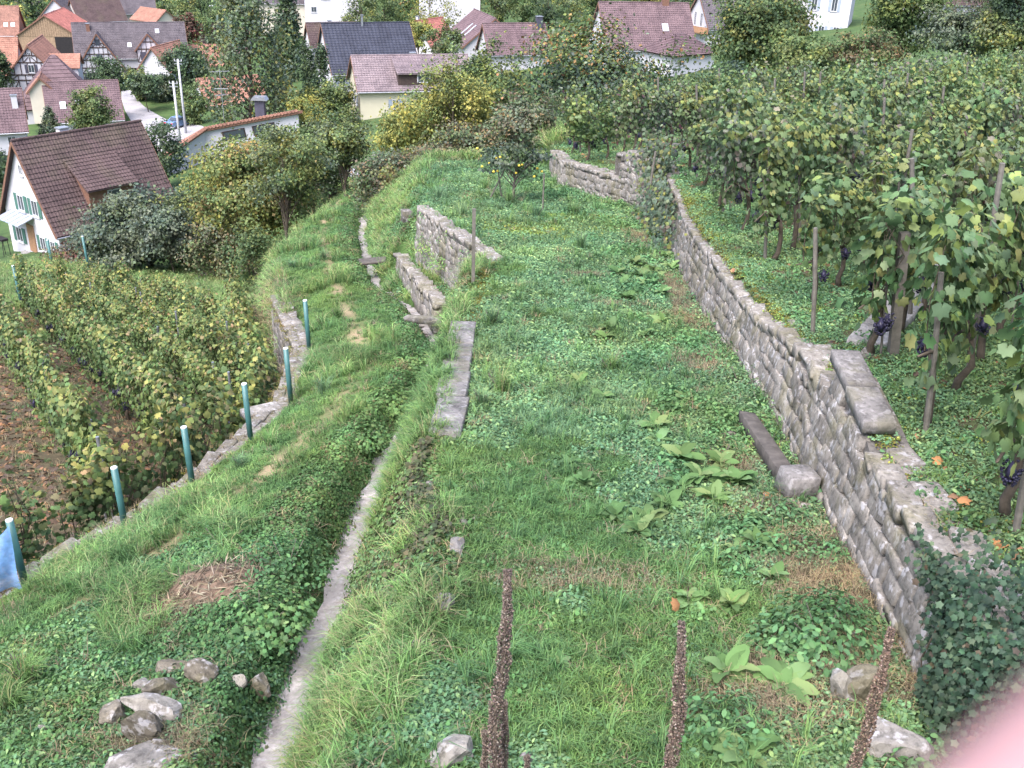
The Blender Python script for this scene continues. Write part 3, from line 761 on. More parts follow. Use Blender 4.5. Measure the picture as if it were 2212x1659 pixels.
# --- long bungalow behind the autumn tree: gable end slopes down to the left
def low_house():
    a, b_, c_ = at(341, 350, 99), at(442, 279, 104), at(644, 241, 106)
    root = empty('bungalow', (a[0], a[1], a[2] - 3)); tag(root, 'low white bungalow with a thin orange tiled roof edge and brown fascia', 'house')
    o = np.array(root.location); pr = [a - o, b_ - o, c_ - o]; back = np.array([-5.5, 8.0, -3.4])
    base = [np.array([p[0], p[1], -1.0]) for p in pr]
    for (p, q, bp, bq) in ((pr[0], pr[1], base[0], base[1]), (pr[1], pr[2], base[1], base[2])):
        mb = MB(); mb.prism([bp, bq, q, p], back); mb.build('wall', WL['white'], root)
        d = (q - p) / np.linalg.norm(q - p); fr_ = np.array([.25, -.35, 0]); n = 26
        mb = MB(); mb.prism([p + fr_ - [0, 0, .12], q + fr_ + d * .3 - [0, 0, .12], q + fr_ + d * .3 + [0, 0, .2], p + fr_ + [0, 0, .2]], back * 1.08); rf = mb.build('roof', M_TRIM, root)
        for k in range(n):
            s0 = p + (q - p) * k / n + fr_ * 1.2 + np.array([0, 0, .25]); mb = MB(); mb.tube([s0, s0 + back * 1.08], .17, 6); mb.build('tile_row', RF['orange'], rf)
    for f in (.3, .62):
        c0 = pr[1] + (pr[2] - pr[1]) * f + np.array([0, 0, -1.1]); ax = pr[2] - pr[1]; ax = ax / np.linalg.norm(ax)
        mb = MB(); mb.bar(c0 - ax * 1.2, c0 + ax * 1.2, .08, 1.0); w_ = mb.build('window', M_TIMB, root)
        mb = MB(); mb.bar(c0 - ax * 1.05 + np.array([.05, -.1, 0]), c0 + ax * 1.05 + np.array([.05, -.1, 0]), .06, .8); mb.build('pane', M_GLASS, w_)
    c0 = pr[1] + (pr[2] - pr[1]) * .68 + np.array([-1.2, 1.5, .5]); mb = MB(); mb.box(c0, (1.0, .8, 1.8)); ch = mb.build('chimney', M_SHB, root)
    mb = MB(); mb.prism([c0 + [-.85, -.65, 1.0], c0 + [.85, -.65, 1.0], c0 + [.6, -.65, 1.35], c0 + [-.6, -.65, 1.35]], (0, 1.3, 0)); mb.build('hood', M_GUT, ch)
low_house()

def antenna(name, p, hgt, label):
    root = empty(name, p); tag(root, label, 'antenna')
    mb = MB(); mb.tube([(0, 0, 0), (0, 0, hgt)], .035, 6); mb.build('mast', M_GUT, root)
    for z, ln, az in ((.95, 1.9, .5), (.62, 1.3, .2), (.5, 1.2, .9)):
        mb = MB(); d = Vector((math.cos(az), math.sin(az), 0)); pdir = Vector((-d.y, d.x, 0)); c = Vector((0, 0, hgt * z))
        mb.tube([c - d * ln / 2, c + d * ln / 2], .022, 5)
        for k in range(7): q = c + d * ln * (k / 6 - .5); mb.tube([q - pdir * .4, q + pdir * .4], .014, 4)
        mb.build('aerial', M_GUT, root)
_p = at(484, 260, 104); antenna('tv_antenna', tuple(_p), 5.2, 'thin television antenna mast rising above the bungalow roof')

# --- village on the valley floor
house('roof_house', 'house below the road with a broad purple tiled roof and two small roof windows', (-68.5, 146.29, -31.9, 24, 9.6, 8.4, 1.6, 4.4), 'white', 'purple', tile=.3, skyl=((2.0, .35, -1, .8, 1.2), (4.1, .37, -1, .8, 1.2)), deep=3)
def hip_house(name, label, prm, wall, roof, apex=.0, extra=(), cat='house', oh=.5):
    x, y, z, th, L, W, he, rise = prm; root = empty(name, (x, y, z), R(th)); tag(root, label, cat)
    mb = MB(); mb.box((L / 2, 0, he / 2 - 1.2), (L, W, he + 2.4)); mb.build('wall', WL[wall], root)
    c = [(-oh, -W / 2 - oh), (L + oh, -W / 2 - oh), (L + oh, W / 2 + oh), (-oh, W / 2 + oh)]
    rl = max(0, L - W) * (1 - apex); a, b_ = Vector((L / 2 - rl / 2, 0, he + rise)), Vector((L / 2 + rl / 2, 0, he + rise))
    mb = MB()
    for (p, q, t1, t2) in ((c[0], c[1], a, b_), (c[1], c[2], b_, b_), (c[2], c[3], b_, a), (c[3], c[0], a, a)):
        p, q = Vector((*p, he - .1)), Vector((*q, he - .1)); n = 14
        nrm = (q - p).cross((t1 + t2) / 2 - p).normalized()
        for k in range(n):
            f0, f1 = k / n, (k + 1) / n; e = [p.lerp(t1, f0), q.lerp(t2, f0), q.lerp(t2, f1), p.lerp(t1, f1)]
            V = [e[0] + nrm * .1, e[1] + nrm * .1, e[2] + nrm * .03, e[3] + nrm * .03]; mb.add(V, [(0, 1, 2, 3)])
            mb.add([e[0] + nrm * .1, e[1] + nrm * .1, e[1] + nrm * .0, e[0] + nrm * .0], [(3, 2, 1, 0)])
    mb.add([(*k, he - .2) for k in c], [(3, 2, 1, 0)])
    mb.build('roof', RF[roof], root)
    for wn in extra: window(root, *wn[:5], (L, W), *(wn[5:]))
    return root
hip_house('hipped_house', 'house with a steep pyramid shaped purple roof behind the roof-window house', (-74.5, 151.0, -31.5, 24, 10.5, 10, 1.8, 6.8), 'white', 'purple')
r4, d4 = house('timber_house', 'half-timbered house with an orange tiled roof and white infill panels', (-75.2, 157.2, -30.0, 104, 12, 8.2, 2.6, 5.0), 'white', 'orange', wins=(('f', .1, 1.6, .9, 1.2, M_SHB), ('f', .0, 4.3, .9, 1.2, M_SHB), ('f', 1.4, -.9, .9, 1.1, M_SHB), ('f', 0, 6.4, .5, .6)), deep=3)
timber(r4, (0, 0, 0), (0, 1, 0), 8.2, -2.4, 2.6, 7.6, (-2.4, -.1, .8, 2.6, 3.4, 5.2, 6.2), (-1, 0, 0), 7)
g4 = cross_gable(r4, 6, 4.2, 6.0, 0, 4.0, 5.6, 1.2, 'orange', WL['white'], -1)
house('orange_barn_house', 'long orange tiled roof running left behind the half-timbered gable', (-98, 163, -31, 12, 17, 8, 3.0, 5.4), 'white', 'orange', deep=3)
r5, _ = house('barn', 'wooden barn with bright red roof and a dark open doorway', (-101.5, 222.0, -33.5, 98, 15, 12.2, 4.2, 4.0), 'wood', 'red', deep=3)
mb = MB(); mb.box((-.04, -3.7, 1.6), (.12, 4.6, 4.6)); mb.build('doorway', M_DARK, r5)
for k in range(26):
    yv = -6 + 12 * k / 25; zt_ = 4.2 + 4.0 * (1 - abs(yv) / 6.1)
    if zt_ > 4.2: mb = MB(); mb.box((-.05, yv, (4.0 + zt_) / 2), (.06, .36, zt_ - 4.0)); mb.build('plank', WL['wood'], r5)
r8, d8 = house('farmhouse', 'long half-timbered farmhouse with grey-brown roof and two gables', (-80.1, 185.95, -31.4, 20, 18.6, 9.0, 4.0, 5.0), 'white', 'grey', wins=(('m', 11.8, 2.2, 1.0, 1.0), ('m', 13.2, 2.2, 1.0, 1.0)), chim=((2.4, -1, .6, 1.2, M_TRIM),), skyl=((14.0, .72, -1, .7, .9), (9.0, .3, -1, .7, .9)), deep=3)
ga = cross_gable(r8, 3.8, 7.6, 6.2, -2.5, 2.3, 7.9, .5, 'grey', WL['white'], -1)
timber(ga, (3.8, -6.2, 0), (1, 0, 0), 7.6, -2.2, 2.3, 7.9, (-2.2, .3, 1.4, 2.3, 3.6, 4.6, 5.7, 6.4), (0, -1, 0), 9)
for (a, z, wd, ht) in ((0, 6.6, .8, 1.0), (0, 4.0, 1.0, 1.2), (-2.4, .9, 1.0, 1.1), (2.2, .9, 1.0, 1.1)):
    mb = MB(); mb.box((3.8 + a, -6.26, z), (wd, .1, ht)); wq = mb.build('window', M_SHB, ga); mb = MB(); mb.box((3.8 + a, -6.32, z), (wd * .7, .03, ht * .8)); mb.build('pane', M_GLASS, wq)
gb = cross_gable(r8, 12.2, 4.2, 5.1, 2.6, 5.2, 7.7, .5, 'grey', WL['white'], -1)
timber(gb, (12.2, -5.1, 0), (1, 0, 0), 4.2, 3.0, 5.2, 7.7, (3.0, 5.2, 6.4), (0, -1, 0), 4)
mb = MB(); mb.box((12.2, -5.17, 4.0), (.9, .08, 1.3)); wq = mb.build('window', M_FRAME, gb); mb = MB(); mb.box((12.2, -5.22, 4.0), (.7, .03, 1.05)); mb.build('pane', M_SKYL, wq)
for s in (-1, 1): mb = MB(); mb.box((12.2 + s * 1.05, -5.18, 4.0), (1.0, .06, 1.4)); mb.build('shutter', M_SHB, wq)
mb = MB(); mb.box((12.2, -4.56, .2), (4.6, .1, 1.9)); mb.build('gate', M_TRIM, r8)
mb = MB(); mb.box((8.9, -4.56, .4), (1.6, .1, 3.0)); mb.build('doorway', M_DARK, r8)
def put(px, py, dist, dz=0.0): p = at(px, py, dist); return (float(p[0]), float(p[1]), float(p[2] + dz))
def H(name, label, px, py, dist, th, L, W, he, rise, wall, roof, **kw):
    """px,py: where the near ridge end appears; the house hangs below it"""
    x, y, z = put(px, py, dist); return house(name, label, (x, y, z - he - rise, th, L, W, he, rise), wall, roof, **kw)
H('white_gable_house', 'white gabled house with grey roof rising behind the red barn', 115, -2, 235, 95, 12, 9.5, 5, 5, 'white', 'grey', wins=(('f', 0, 7, 1.1, 1.3),))
H('grey_roof_house', 'dark brown roofed house with a dark gable right of the white gable', 152, -2, 238, 40, 11, 9, 4, 4.5, 'grey', 'brown')
H('cream_house', 'cream house with broad grey-brown roof beside a small orange roof', 240, -6, 250, 20, 10, 9, 4, 3.2, 'cream', 'grey', wins=(('m', 1.5, 2, 1, 1.1),))
H('orange_shed', 'small orange roofed outbuilding below the cream house', 305, 16, 236, -35, 9, 6, 2, 2.2, 'cream', 'orange', gut=False)
H('red_dormer_house', 'red-brown tiled house with row of dormer windows at the left edge', -34, 14, 215, 15, 6.5, 9, 4, 5, 'wood', 'rust', skyl=((4.2, .3, -1, .8, 1.0), (5.6, .3, -1, .8, 1.0)))
H('grey_shed', 'small grey roofed shed on the lawn at the top left', 34, 3, 300, 20, 7, 7, 2, 3, 'grey', 'grey', gut=False)
H('corner_house', 'purple roofed white house in the left corner above the lower house', -24, 196, 112, 25, 3.0, 7.0, 3.4, 3.6, 'white', 'purple', chim=((2.4, -1.6, .6, 1.3, WL['white']),), wins=(('m', 1.5, 2.0, .9, 1.1),))
rd_, _ = H('cream_annex', 'narrow cream annex with a pointed brown roof beside the half-timbered house', 84, 168, 142, 110, 4, 3.2, 2.2, 1.7, 'cream', 'rust', gut=False)
H('brick_red_barn', 'narrow building with steep orange tiled roof by the road', 327, 104, 172, 82, 12, 5.5, 2.6, 3.4, 'white', 'orange', gut=False)
H('tall_orange_roof', 'orange roofed barn showing behind the dark green tree', 356, 98, 186, 15, 10, 7, 3, 3.6, 'white', 'orange')
H('birch_side_house', 'orange roofed white house half hidden by the drooping birch', 428, 172, 150, 35, 9, 7, 3.2, 3, 'white', 'orange')
H('tiled_gable_house', 'purple roof slope rising left of the tall birch', 436, 50, 200, 8, 9, 8, 3.5, 5.5, 'white', 'purple')
house('slate_house', 'white house with a large dark blue-grey slate roof', (-28.1, 146.97, -24.9, 23, 12.2, 10.2, 2.6, 5.6), 'white', 'slate', course=.4, tile=.5, wins=(('m', 1.2, 1.2, 1.0, 1.2, M_SHW), ('f', 0, 4, 1, 1.2)), chim=((5.5, -.3, .25, 1.5, M_GUT),), deep=3)
H('brown_back_house', 'white gabled house with brown roof behind the slate roof', 664, 51, 172, 25, 8, 5, 4.5, 3.2, 'white', 'brown', wins=(('f', 0, 3.5, .7, 1.0),), chim=((4.0, .5, .6, 1.0, WL['white']),))
ry, _ = house('yellow_house', 'pale yellow house with mottled tile roof and a wide dark dormer', (-19.26, 117.92, -23.6, 17, 13, 8.1, 3.9, 2.9), 'yellow', 'pale', chim=((6.9, .4, .6, .6, WL['cream']), (3.2, .6, .4, .5, WL['white'])), wins=(('f', .8, 2.4, .7, 1.2, M_SHW), ('f', -1.6, 2.4, .7, 1.2, M_SHW), ('f', -2, -.2, .7, 1.0), ('m', 4.0, 2.2, .8, 1.0, M_SHW), ('f', .1, 5.2, .5, .7)), deep=3)
mb = MB(); mb.box((7.1, -2.3, 5.0), (5.4, 3.2, 1.5)); dy = mb.build('dormer', M_TIMB, ry)
mb = MB(); roof_slab(mb, 4.2, 10.0, (-4.3, 5.55), (-.2, 6.85), .34, .3); mb.build('dormer_roof', RF['pale'], dy)
mb = MB(); mb.box((7.3, -3.95, 4.95), (1.5, .1, .95)); wq = mb.build('window', M_FRAME, dy)
for s in (-.36, .36): mb = MB(); mb.box((7.3 + s, -4.01, 4.95), (.58, .04, .72)); mb.build('pane', M_GLASS, wq)
H('orange_small_house', 'small salmon orange roofed house beside the slate roof', 899, 46, 178, 60, 8, 8.5, 3, 5, 'white', 'red', gut=False, chim=((1.0, .4, .5, 1.2, WL['white']),))
house('skylight_house', 'purple-brown roofed house with two long roof windows', (-8.71, 185.16, -24.2, -73.5, 14, 10.4, 2.2, 4.2), 'white', 'purple', skyl=((7.2, .42, -1, .5, 2.6), (9.6, .42, -1, .5, 2.6)), wins=(('m', 12.3, .9, .9, 1.2), ('m', 4, .9, .9, 1.2)), deep=3)
house('gable_window_house', 'white gabled house with one tall window and a purple tile roof', (-5.96, 158.97, -24.6, 19, 9.4, 6.0, 3.7, 3.6), 'white', 'purple', wins=(('f', 0, 3.0, .8, 1.7),), chim=((8.6, -.4, .9, 1.6, M_SHB),), deep=3)
house('big_roof_house', 'white house under a very large purple-brown roof behind the dark tree', (10.36, 144.74, -20.3, 12, 12.3, 9.2, 2.7, 5.1), 'white', 'purple', skyl=((8.6, .42, -1, .9, 1.2),), chim=((9.2, 0, .9, .9, M_TRIM),), wins=(('f', 1.2, 3.4, .8, 1.0),), deep=3)
rb, _ = house('balcony_house', 'white gabled house with a curved brown wooden balcony', (27.0, 164.0, -20.3, 16, 10, 8.6, 3.6, 4.4), 'white', 'grey', wins=(('f', 1.0, 4.3, .8, 2.0, None), ('f', -1.2, 4.3, .8, 2.0, None)), deep=3)
mb = MB(); pl = [(-1.5 * math.cos(a) - .05, 4.3 * math.sin(a) / 1, 2.6) for a in np.linspace(-1.5, 1.5, 13)]
for k in range(12): mb.bar(Vector(pl[k]) + Vector((0, 0, .45)), Vector(pl[k + 1]) + Vector((0, 0, .45)), .08, .9)
mb.prism([(0, -4.3, 2.5)] + [(p[0], p[1], 2.5) for p in pl] + [(0, 4.3, 2.5)], (0, 0, .14)); mb.build('balcony', M_DOOR, rb)
hip_house('hipped_garage', 'low white outbuilding with a purple hipped roof below the balcony house', (*put(1418, 136, 122)[:2], put(1418, 136, 122)[2] - 1.0, 35, 7.0, 5.5, 2.3, 2.0), 'white', 'purple', extra=(('m', 1.6, 1.4, .8, .8),))
H('walnut_house', 'white house with steep brown roof behind the broad walnut tree', 1722, -14, 150, 165, 8, 9, 4.5, 5.5, 'white', 'purple', wins=(('f', -1, 3, 1, 1.2),))
rv, _ = H('white_villa', 'tall white villa with blue shuttered windows and a covered terrace', 1790, -75, 150, 70, 10, 8.4, 9.5, 3, 'white', 'brown', wins=(('f', 2, 3.2, .9, 1.4, M_SHW), ('f', -.4, 3.2, .9, 1.4, M_SHW), ('f', -2.6, 3.2, .9, 1.4, M_SHW), ('f', 1.2, 7.2, .9, 2.2, M_SHW), ('f', -1.8, 7.2, .9, 2.2, M_SHW), ('p', 2.0, 6, .9, 1.2), ('p', 5, 6, .9, 1.2)))
mb = MB(); mb.prism([(-.1, -4.4, 2.0), (-.1, 4.4, 2.0), (-2.6, 4.4, 1.3), (-2.6, -4.4, 1.3)], (0, 0, .12)); mb.build('awning', M_FRAME, rv)
H('white_block', 'plain white house wall with two small windows above the slate roof', 905, -70, 205, 5, 12.5, 9, 9, 3.0, 'white', 'grey', wins=(('m', 3.5, 8.0, 1.2, 1.2), ('m', 6.5, 8.0, 1.2, 1.2)))
H('apartment_house', 'long white apartment house with balcony doors at the top', 655, -62, 225, 10, 12, 9, 8, 3, 'white', 'grey', wins=(('m', 2, 7, 1.4, 1.3), ('m', 4.7, 6.6, 1.8, 2.2), ('m', 8, 7.2, .8, .9), ('m', 10.4, 7.2, .8, .9), ('m', 2, 3.4, 1.2, 1.2), ('m', 10, 3.4, .8, .9)))
H('cream_apartment', 'cream walled house with flat grey roof behind the birch top', 560, -14, 228, 10, 11, 8, 4.5, 1.6, 'cream', 'grey')
H('top_corner_house', 'white house partly hidden by a thin tree at the top right', 1985, -45, 150, 15, 8, 8, 6, 3, 'white', 'brown', wins=(('f', 0, 4.5, 1, 1.4), ('m', 2, 4, 1, 1.2)))
H('brick_house', 'brown walled house with a small window at the top right', 2062, -40, 160, 10, 9, 8, 7, 3, 'wood', 'brown', wins=(('m', 6, 5.2, 1.1, 1.2),))

# ------------------------------------------------------------------ foliage tools
def frames(nrm, g, spin=None, up=None):
    n = nrm / np.maximum(np.linalg.norm(nrm, axis=1, keepdims=True), 1e-9); k = len(n)
    ref = g.normal(0, 1, (k, 3)) if up is None else np.tile(np.array(up, float), (k, 1)) + g.normal(0, spin or .3, (k, 3))
    y = ref - (ref * n).sum(1, keepdims=True) * n; y /= np.maximum(np.linalg.norm(y, axis=1, keepdims=True), 1e-9)
    x = np.cross(y, n)
    return np.stack([x, y, n], -1)          # columns
def scatter(T, faces, pos, Rm, sc, col):
    T = np.asarray(T, float); k = len(T); n = len(pos)
    sc = np.asarray(sc, float); sc = sc[:, None, None] if sc.ndim == 1 else sc[:, None, :]
    V = np.einsum('nij,nkj->nki', Rm, np.broadcast_to(T[None], (n, k, 3)) * sc) + pos[:, None, :]
    Fs = [(np.asarray(f)[None] + (np.arange(n) * k)[:, None, None]).reshape(-1, np.asarray(f).shape[1]) for f in faces]
    return V.reshape(-1, 3), Fs, np.repeat(col, k, axis=0)
OVAL = np.array([(0, .48, -.01), (0, 0, 0), (.25, .27, .06), (.25, .6, .05), (0, 1, -.04), (-.25, .6, .05), (-.25, .27, .06)]); OVAL_F = [np.array([(0, 1 + k, 1 + (k + 1) % 6) for k in range(6)])]
DIA = np.array([(0, 0, 0), (.34, .5, .07), (0, 1, -.02), (-.34, .5, .07)]); DIA_F = [np.array([(0, 1, 2, 3)])]
def fan(rad_ang, cz=.06, zs=.0):
    V = [(0, .42, cz)]; n = len(rad_ang)
    for a, r in rad_ang: V.append((r * math.sin(R(a)), .42 + r * math.cos(R(a)), -.05 + zs * abs(math.sin(R(a)))))
    return np.array(V), [np.array([(0, 1 + (k + 1) % n, 1 + k) for k in range(n)])]
VINE, VINE_F = fan([(0, .62), (22, .42), (48, .6), (72, .42), (108, .56), (140, .44), (168, .4), (180, .14), (192, .4), (220, .44), (252, .56), (288, .42), (312, .6), (338, .42)], .05)
IVY, IVY_F = fan([(0, .6), (30, .36), (65, .52), (105, .34), (145, .45), (180, .3), (215, .45), (255, .34), (295, .52), (330, .36)], .05)
def strip_leaf(n, wf, bend=.35, wave=.0):
    V = []; 
    for i in range(n + 1):
        t = i / n; w_ = wf(t); z = .35 * t - bend * t * t
        V += [(-w_, t, z + .04 + wave * math.sin(t * 17)), (0, t, z), (w_, t, z + .04 - wave * math.sin(t * 15))]
    F = []
    for i in range(n):
        a = 3 * i; F += [(a, a + 1, a + 4, a + 3), (a + 1, a + 2, a + 5, a + 4)]
    return np.array(V), [np.array(F)]
DOCK, DOCK_F = strip_leaf(8, lambda t: .012 + .2 * max(0, math.sin(math.pi * max(0, t - .12) / .9)) ** .6, .6, .03)
def pick(pal, n, g, jit=.18):
    c = np.array([p[0] for p in pal], float); w_ = np.array([p[1] for p in pal], float); i = g.choice(len(c), n, p=w_ / w_.sum())
    return np.clip(c[i] * (1 + g.normal(0, jit, (n, 1))) * (1 + g.normal(0, .05, (n, 3))), .004, .8)

# ------------------------------------------------------------------ trees and shrubs
def tree(name, label, base, ht, rx, ry, cb, pal, n=5000, leaf=.16, seed=0, tr=.18, droop=0.0, clumps=60, cat='tree', bark=None, open_=.0, group=None, shape='round', pal2=None):
    g = np.random.default_rng(seed + 100); root = empty(name, base); tag(root, label, cat, group); n = int(n * 1.9)
    zc, rz = ht * (cb + 1) / 2, ht * (1 - cb) / 2
    u = g.normal(0, 1, (clumps, 3)); u /= np.linalg.norm(u, axis=1, keepdims=True)
    rr = g.uniform(.25, 1, clumps) ** .55
    C = u * rr[:, None] * np.array([rx, ry, rz]) * np.array([1, 1, 1])
    lob = 1 + .16 * np.sin(u[:, 0] * 4 + seed) * np.cos(u[:, 1] * 5 - seed) + .12 * g.normal(0, 1, clumps); C *= lob[:, None]
    if shape == 'cone':
        t = g.uniform(0, 1, clumps) ** 1.4; a = g.uniform(0, 6.28, clumps); q = (1 - t) * g.uniform(.35, 1, clumps) ** .5
        C = np.stack([rx * q * np.cos(a), ry * q * np.sin(a), -rz + 2 * rz * t], 1)
    if shape == 'column':
        a = g.uniform(0, 6.28, clumps); t = g.uniform(0, 1, clumps); q = np.sqrt(g.uniform(.2, 1, clumps)) * np.sin(np.clip(t * .85 + .12, 0, 1) * math.pi) ** .5
        C = np.stack([rx * q * np.cos(a), ry * q * np.sin(a), -rz + 2 * rz * t], 1)
    if shape == 'dome': C[:, 2] = np.abs(C[:, 2]) * 1.9 - rz * .95
    C[:, 2] += zc
    # trunk and limbs
    mb = MB(); top = ht * .8; lean = g.normal(0, .03, 2) * ht; tp = [(lean[0] * t * t + .02 * ht * math.sin(t * 5 + seed), lean[1] * t * t, -.3 + (top + .3) * t) for t in np.linspace(0, 1, 7)]
    mb.tube(tp, [tr * (1.25 if i == 0 else 1) * (1 - .8 * i / 6) for i in range(7)], 8)
    for k in g.choice(clumps, min(clumps, 26), replace=False):
        c = C[k]; t = np.clip((c[2] / ht) * g.uniform(.45, .8), .12, .8) / .8; i = min(5, int(t * 6)); s = Vector(tp[i]).lerp(Vector(tp[i + 1]), t * 6 - i)
        mid = s.lerp(Vector(c), .5) + Vector((0, 0, ht * .03)); r0 = tr * (1 - .75 * t) * .55
        mb.tube([s, mid, Vector(c)], [r0, r0 * .6, r0 * .15], 5, cap=False)
    mb.build('trunk', bark or M_BARK, root, True)
    # leaves
    m_ = g.choice(clumps, n); cr = np.array([rx, ry, rz]) * .27 * np.array([1, 1, .75])
    off = g.normal(0, .55, (n, 3)) * cr; off[:, 2] -= droop * np.abs(g.normal(0, 1, n)) * rz * .35
    pos = C[m_] + off
    out_ = pos - np.array([0, 0, zc]); out_ /= np.array([rx, ry, rz]); out_ /= np.maximum(np.linalg.norm(out_, axis=1, keepdims=True), .1)
    nr = out_ * .6 + g.normal(0, .55, (n, 3)) + np.array([0, 0, .45])
    Rm = frames(nr, g, .6, (0, 0, -1))
    pc = pick(pal, clumps, g, .14); col = pick(pal, n, g, .2); col = col * .55 + pc[m_] * .45
    if pal2 is not None:
        f = (pos[:, 2] - zc) / rz + g.normal(0, .35, n); kx = f > .45; c2 = pick(pal2, n, g, .2); col[kx] = c2[kx]
    V, F, cc = scatter(DIA * np.array([1.25, 1, 1]), DIA_F, pos, Rm, leaf * 1.05 * g.uniform(.6, 1.35, n), col)
    me = npmesh('crown', V, F, cc); tag(link('crown', me, root, M_LEAF), kind='stuff')
    return root
G1, G2, G3 = (.05, .08, .04), (.082, .125, .05), (.13, .17, .065)         # dark, mid, light green
YG, YE, OR, RD, BR = (.18, .20, .055), (.29, .26, .065), (.26, .15, .065), (.16, .06, .05), (.14, .105, .07)
GG, GB = (.125, .15, .105), (.075, .105, .085)                               # grey greens
P_OLIVE = [(G2, 3), (G3, 3), (YG, 2), (GG, 2), (YE, .5)]
P_AUT = [(YG, 4), (G3, 3), (YE, 1.6), (OR, .8), (G2, 2), (BR, .8)]
P_YEL = [(YE, 4), (YG, 4), (G3, 1.5), (G2, .8)]
P_DARK = [(G1, 4), (G2, 3), (GB, 2)]
P_GREEN = [(G1, 1.5), (G2, 4), (G3, 2.5), (YG, .6)]
P_GREY = [(GG, 4), (GB, 3), (G1, 1), (G3, 1)]
P_BIRCH = [(G2, 3), (GB, 2), (GG, 4), (YE, 1.2), (G3, 1.5), (G1, 1)]
P_BRAMB = [(BR, 2.5), (GG, 2), (G2, 2), (OR, .7), (G3, 1)]
def T(name, label, px, py, dist, ht, rx, ry, cb, pal, sink=.0, **kw):
    """px,py: foot of the plant as sighted, dist: depth along the view"""
    p = at(px, py, dist); z = float(p[2]) - sink; d = z - gz(p[0], p[1])
    if d > .2: cb = (cb * ht + d) / (ht + d) if cb > .2 or d > 2.5 else cb; ht += d; z -= d
    return tree(name, label, (float(p[0]), float(p[1]), z), ht, rx, ry, cb, pal, **kw)
# lower slope and path end
T('apple_tree', 'wide grey-green apple tree with a dark trunk in front of the white house', 325, 592, 58, 4.9, 3.2, 3.2, .12, P_GREY, n=9000, leaf=.17, seed=1, tr=.22, clumps=90)
T('young_apple_tree', 'smaller thin-stemmed grey-green tree standing right of the wide apple tree', 375, 588, 55, 4.0, 1.7, 1.7, .25, P_GREY, n=3000, leaf=.15, seed=2, tr=.05)
T('autumn_cherry_tree', 'tall yellow-green autumn tree with orange tints above the lower vineyard', 545, 510, 54, 5.2, 3.2, 3.0, .1, P_AUT, n=8500, leaf=.16, seed=3, tr=.14, clumps=80)
T('plum_tree', 'olive tree with twisting bare limbs at the edge of the grass path', 618, 470, 50, 4.6, 2.0, 2.0, .18, P_OLIVE, n=3600, leaf=.13, seed=4, tr=.12, clumps=44)
T('hazel_bush', 'yellow-green bush spreading beneath the tall autumn tree', 490, 515, 60, 3.3, 2.6, 2.2, .02, P_AUT, n=6500, leaf=.16, seed=5, tr=.08, clumps=70, cat='bush')
T('dogwood_bush', 'low dull green bush with reddish leaves behind the apple trees', 470, 545, 52, 1.7, 1.8, 1.2, .0, P_BRAMB, n=2200, leaf=.13, seed=6, tr=.05, cat='bush')
T('red_leaved_bush', 'reddish brown bush at the corner of the white house', 165, 600, 62, 2.3, 1.9, 1.3, .0, [(RD, 3), (BR, 3), (G1, 2), (GG, 1)], n=2200, leaf=.14, seed=7, tr=.05, cat='bush')
T('fence_bush', 'bushy green shrub growing by the end of the vineyard wall', 540, 545, 46, 1.6, 1.2, 1.0, .0, P_GREEN, n=1500, leaf=.12, seed=8, tr=.04, cat='bush')
T('grey_willow', 'thin grey-green tree behind the end of the path', 712, 382, 68, 4.0, 2.3, 2.1, .08, [(GG, 4), (G3, 1.5), (BR, 1)], n=5200, leaf=.14, seed=9, tr=.12, clumps=60)
T('path_end_tree', 'dark trunked tree standing at the end of the grass path', 745, 392, 60, 4.2, 1.8, 1.8, .3, P_OLIVE, n=3400, leaf=.14, seed=10, tr=.13)
T('green_path_bush', 'dense green bush left of the path end', 670, 410, 62, 4.4, 2.4, 2.0, .0, P_GREEN, n=4200, leaf=.15, seed=11, tr=.08, cat='bush')
T('ivy_clad_stump', 'rounded brownish ivy covered bush beside the ditch', 838, 458, 42, 2.9, 1.45, 1.3, .0, [(BR, 2), (GG, 3), (G2, 2), (OR, .6), (YG, 1)], n=4600, leaf=.11, seed=12, tr=.14, droop=.5, clumps=50, cat='bush')
T('golden_bush', 'bright golden yellow bush in the middle of the thicket', 912, 350, 58, 4.0, 2.4, 2.1, .0, P_YEL, n=5600, leaf=.15, seed=13, tr=.09, cat='bush')
T('golden_maple', 'tall yellow-green shrub beside the golden bush', 985, 335, 56, 5.0, 2.2, 2.0, .0, [(YE, 2.5), (YG, 4), (G3, 2), (G2, 1)], n=5200, leaf=.15, seed=14, tr=.09, cat='bush')
T('olive_thicket', 'tall olive green tree in front of the pale yellow house', 950, 290, 78, 3.9, 3.2, 2.8, .05, P_OLIVE, n=7500, leaf=.2, seed=15, tr=.16, clumps=80)
T('ivy_tree', 'ivy wrapped tree rising in the centre thicket', 1062, 292, 64, 5.6, 2.2, 2.2, .0, [(G2, 3), (YG, 3), (G1, 2), (G3, 1)], n=5600, leaf=.16, seed=16, tr=.2, droop=.25, clumps=60)
T('pale_willow', 'pale grey-green tree left of the ivy wrapped tree', 1000, 292, 70, 5.5, 2.1, 2.1, .05, [(GG, 3), (G3, 3), (YG, 1.5)], n=5000, leaf=.17, seed=17, tr=.14)
T('dark_cherry_tree', 'spreading dark green tree with orange tinted branch tips behind the vines', 1285, 268, 54, 5.2, 4.1, 3.4, .05, [(G1, 3), (GB, 4), (G2, 2.5)], n=13000, leaf=.17, seed=18, tr=.26, clumps=110, pal2=[(YG, 2), (OR, 1.2), (G2, 3), (GG, 1.5)])
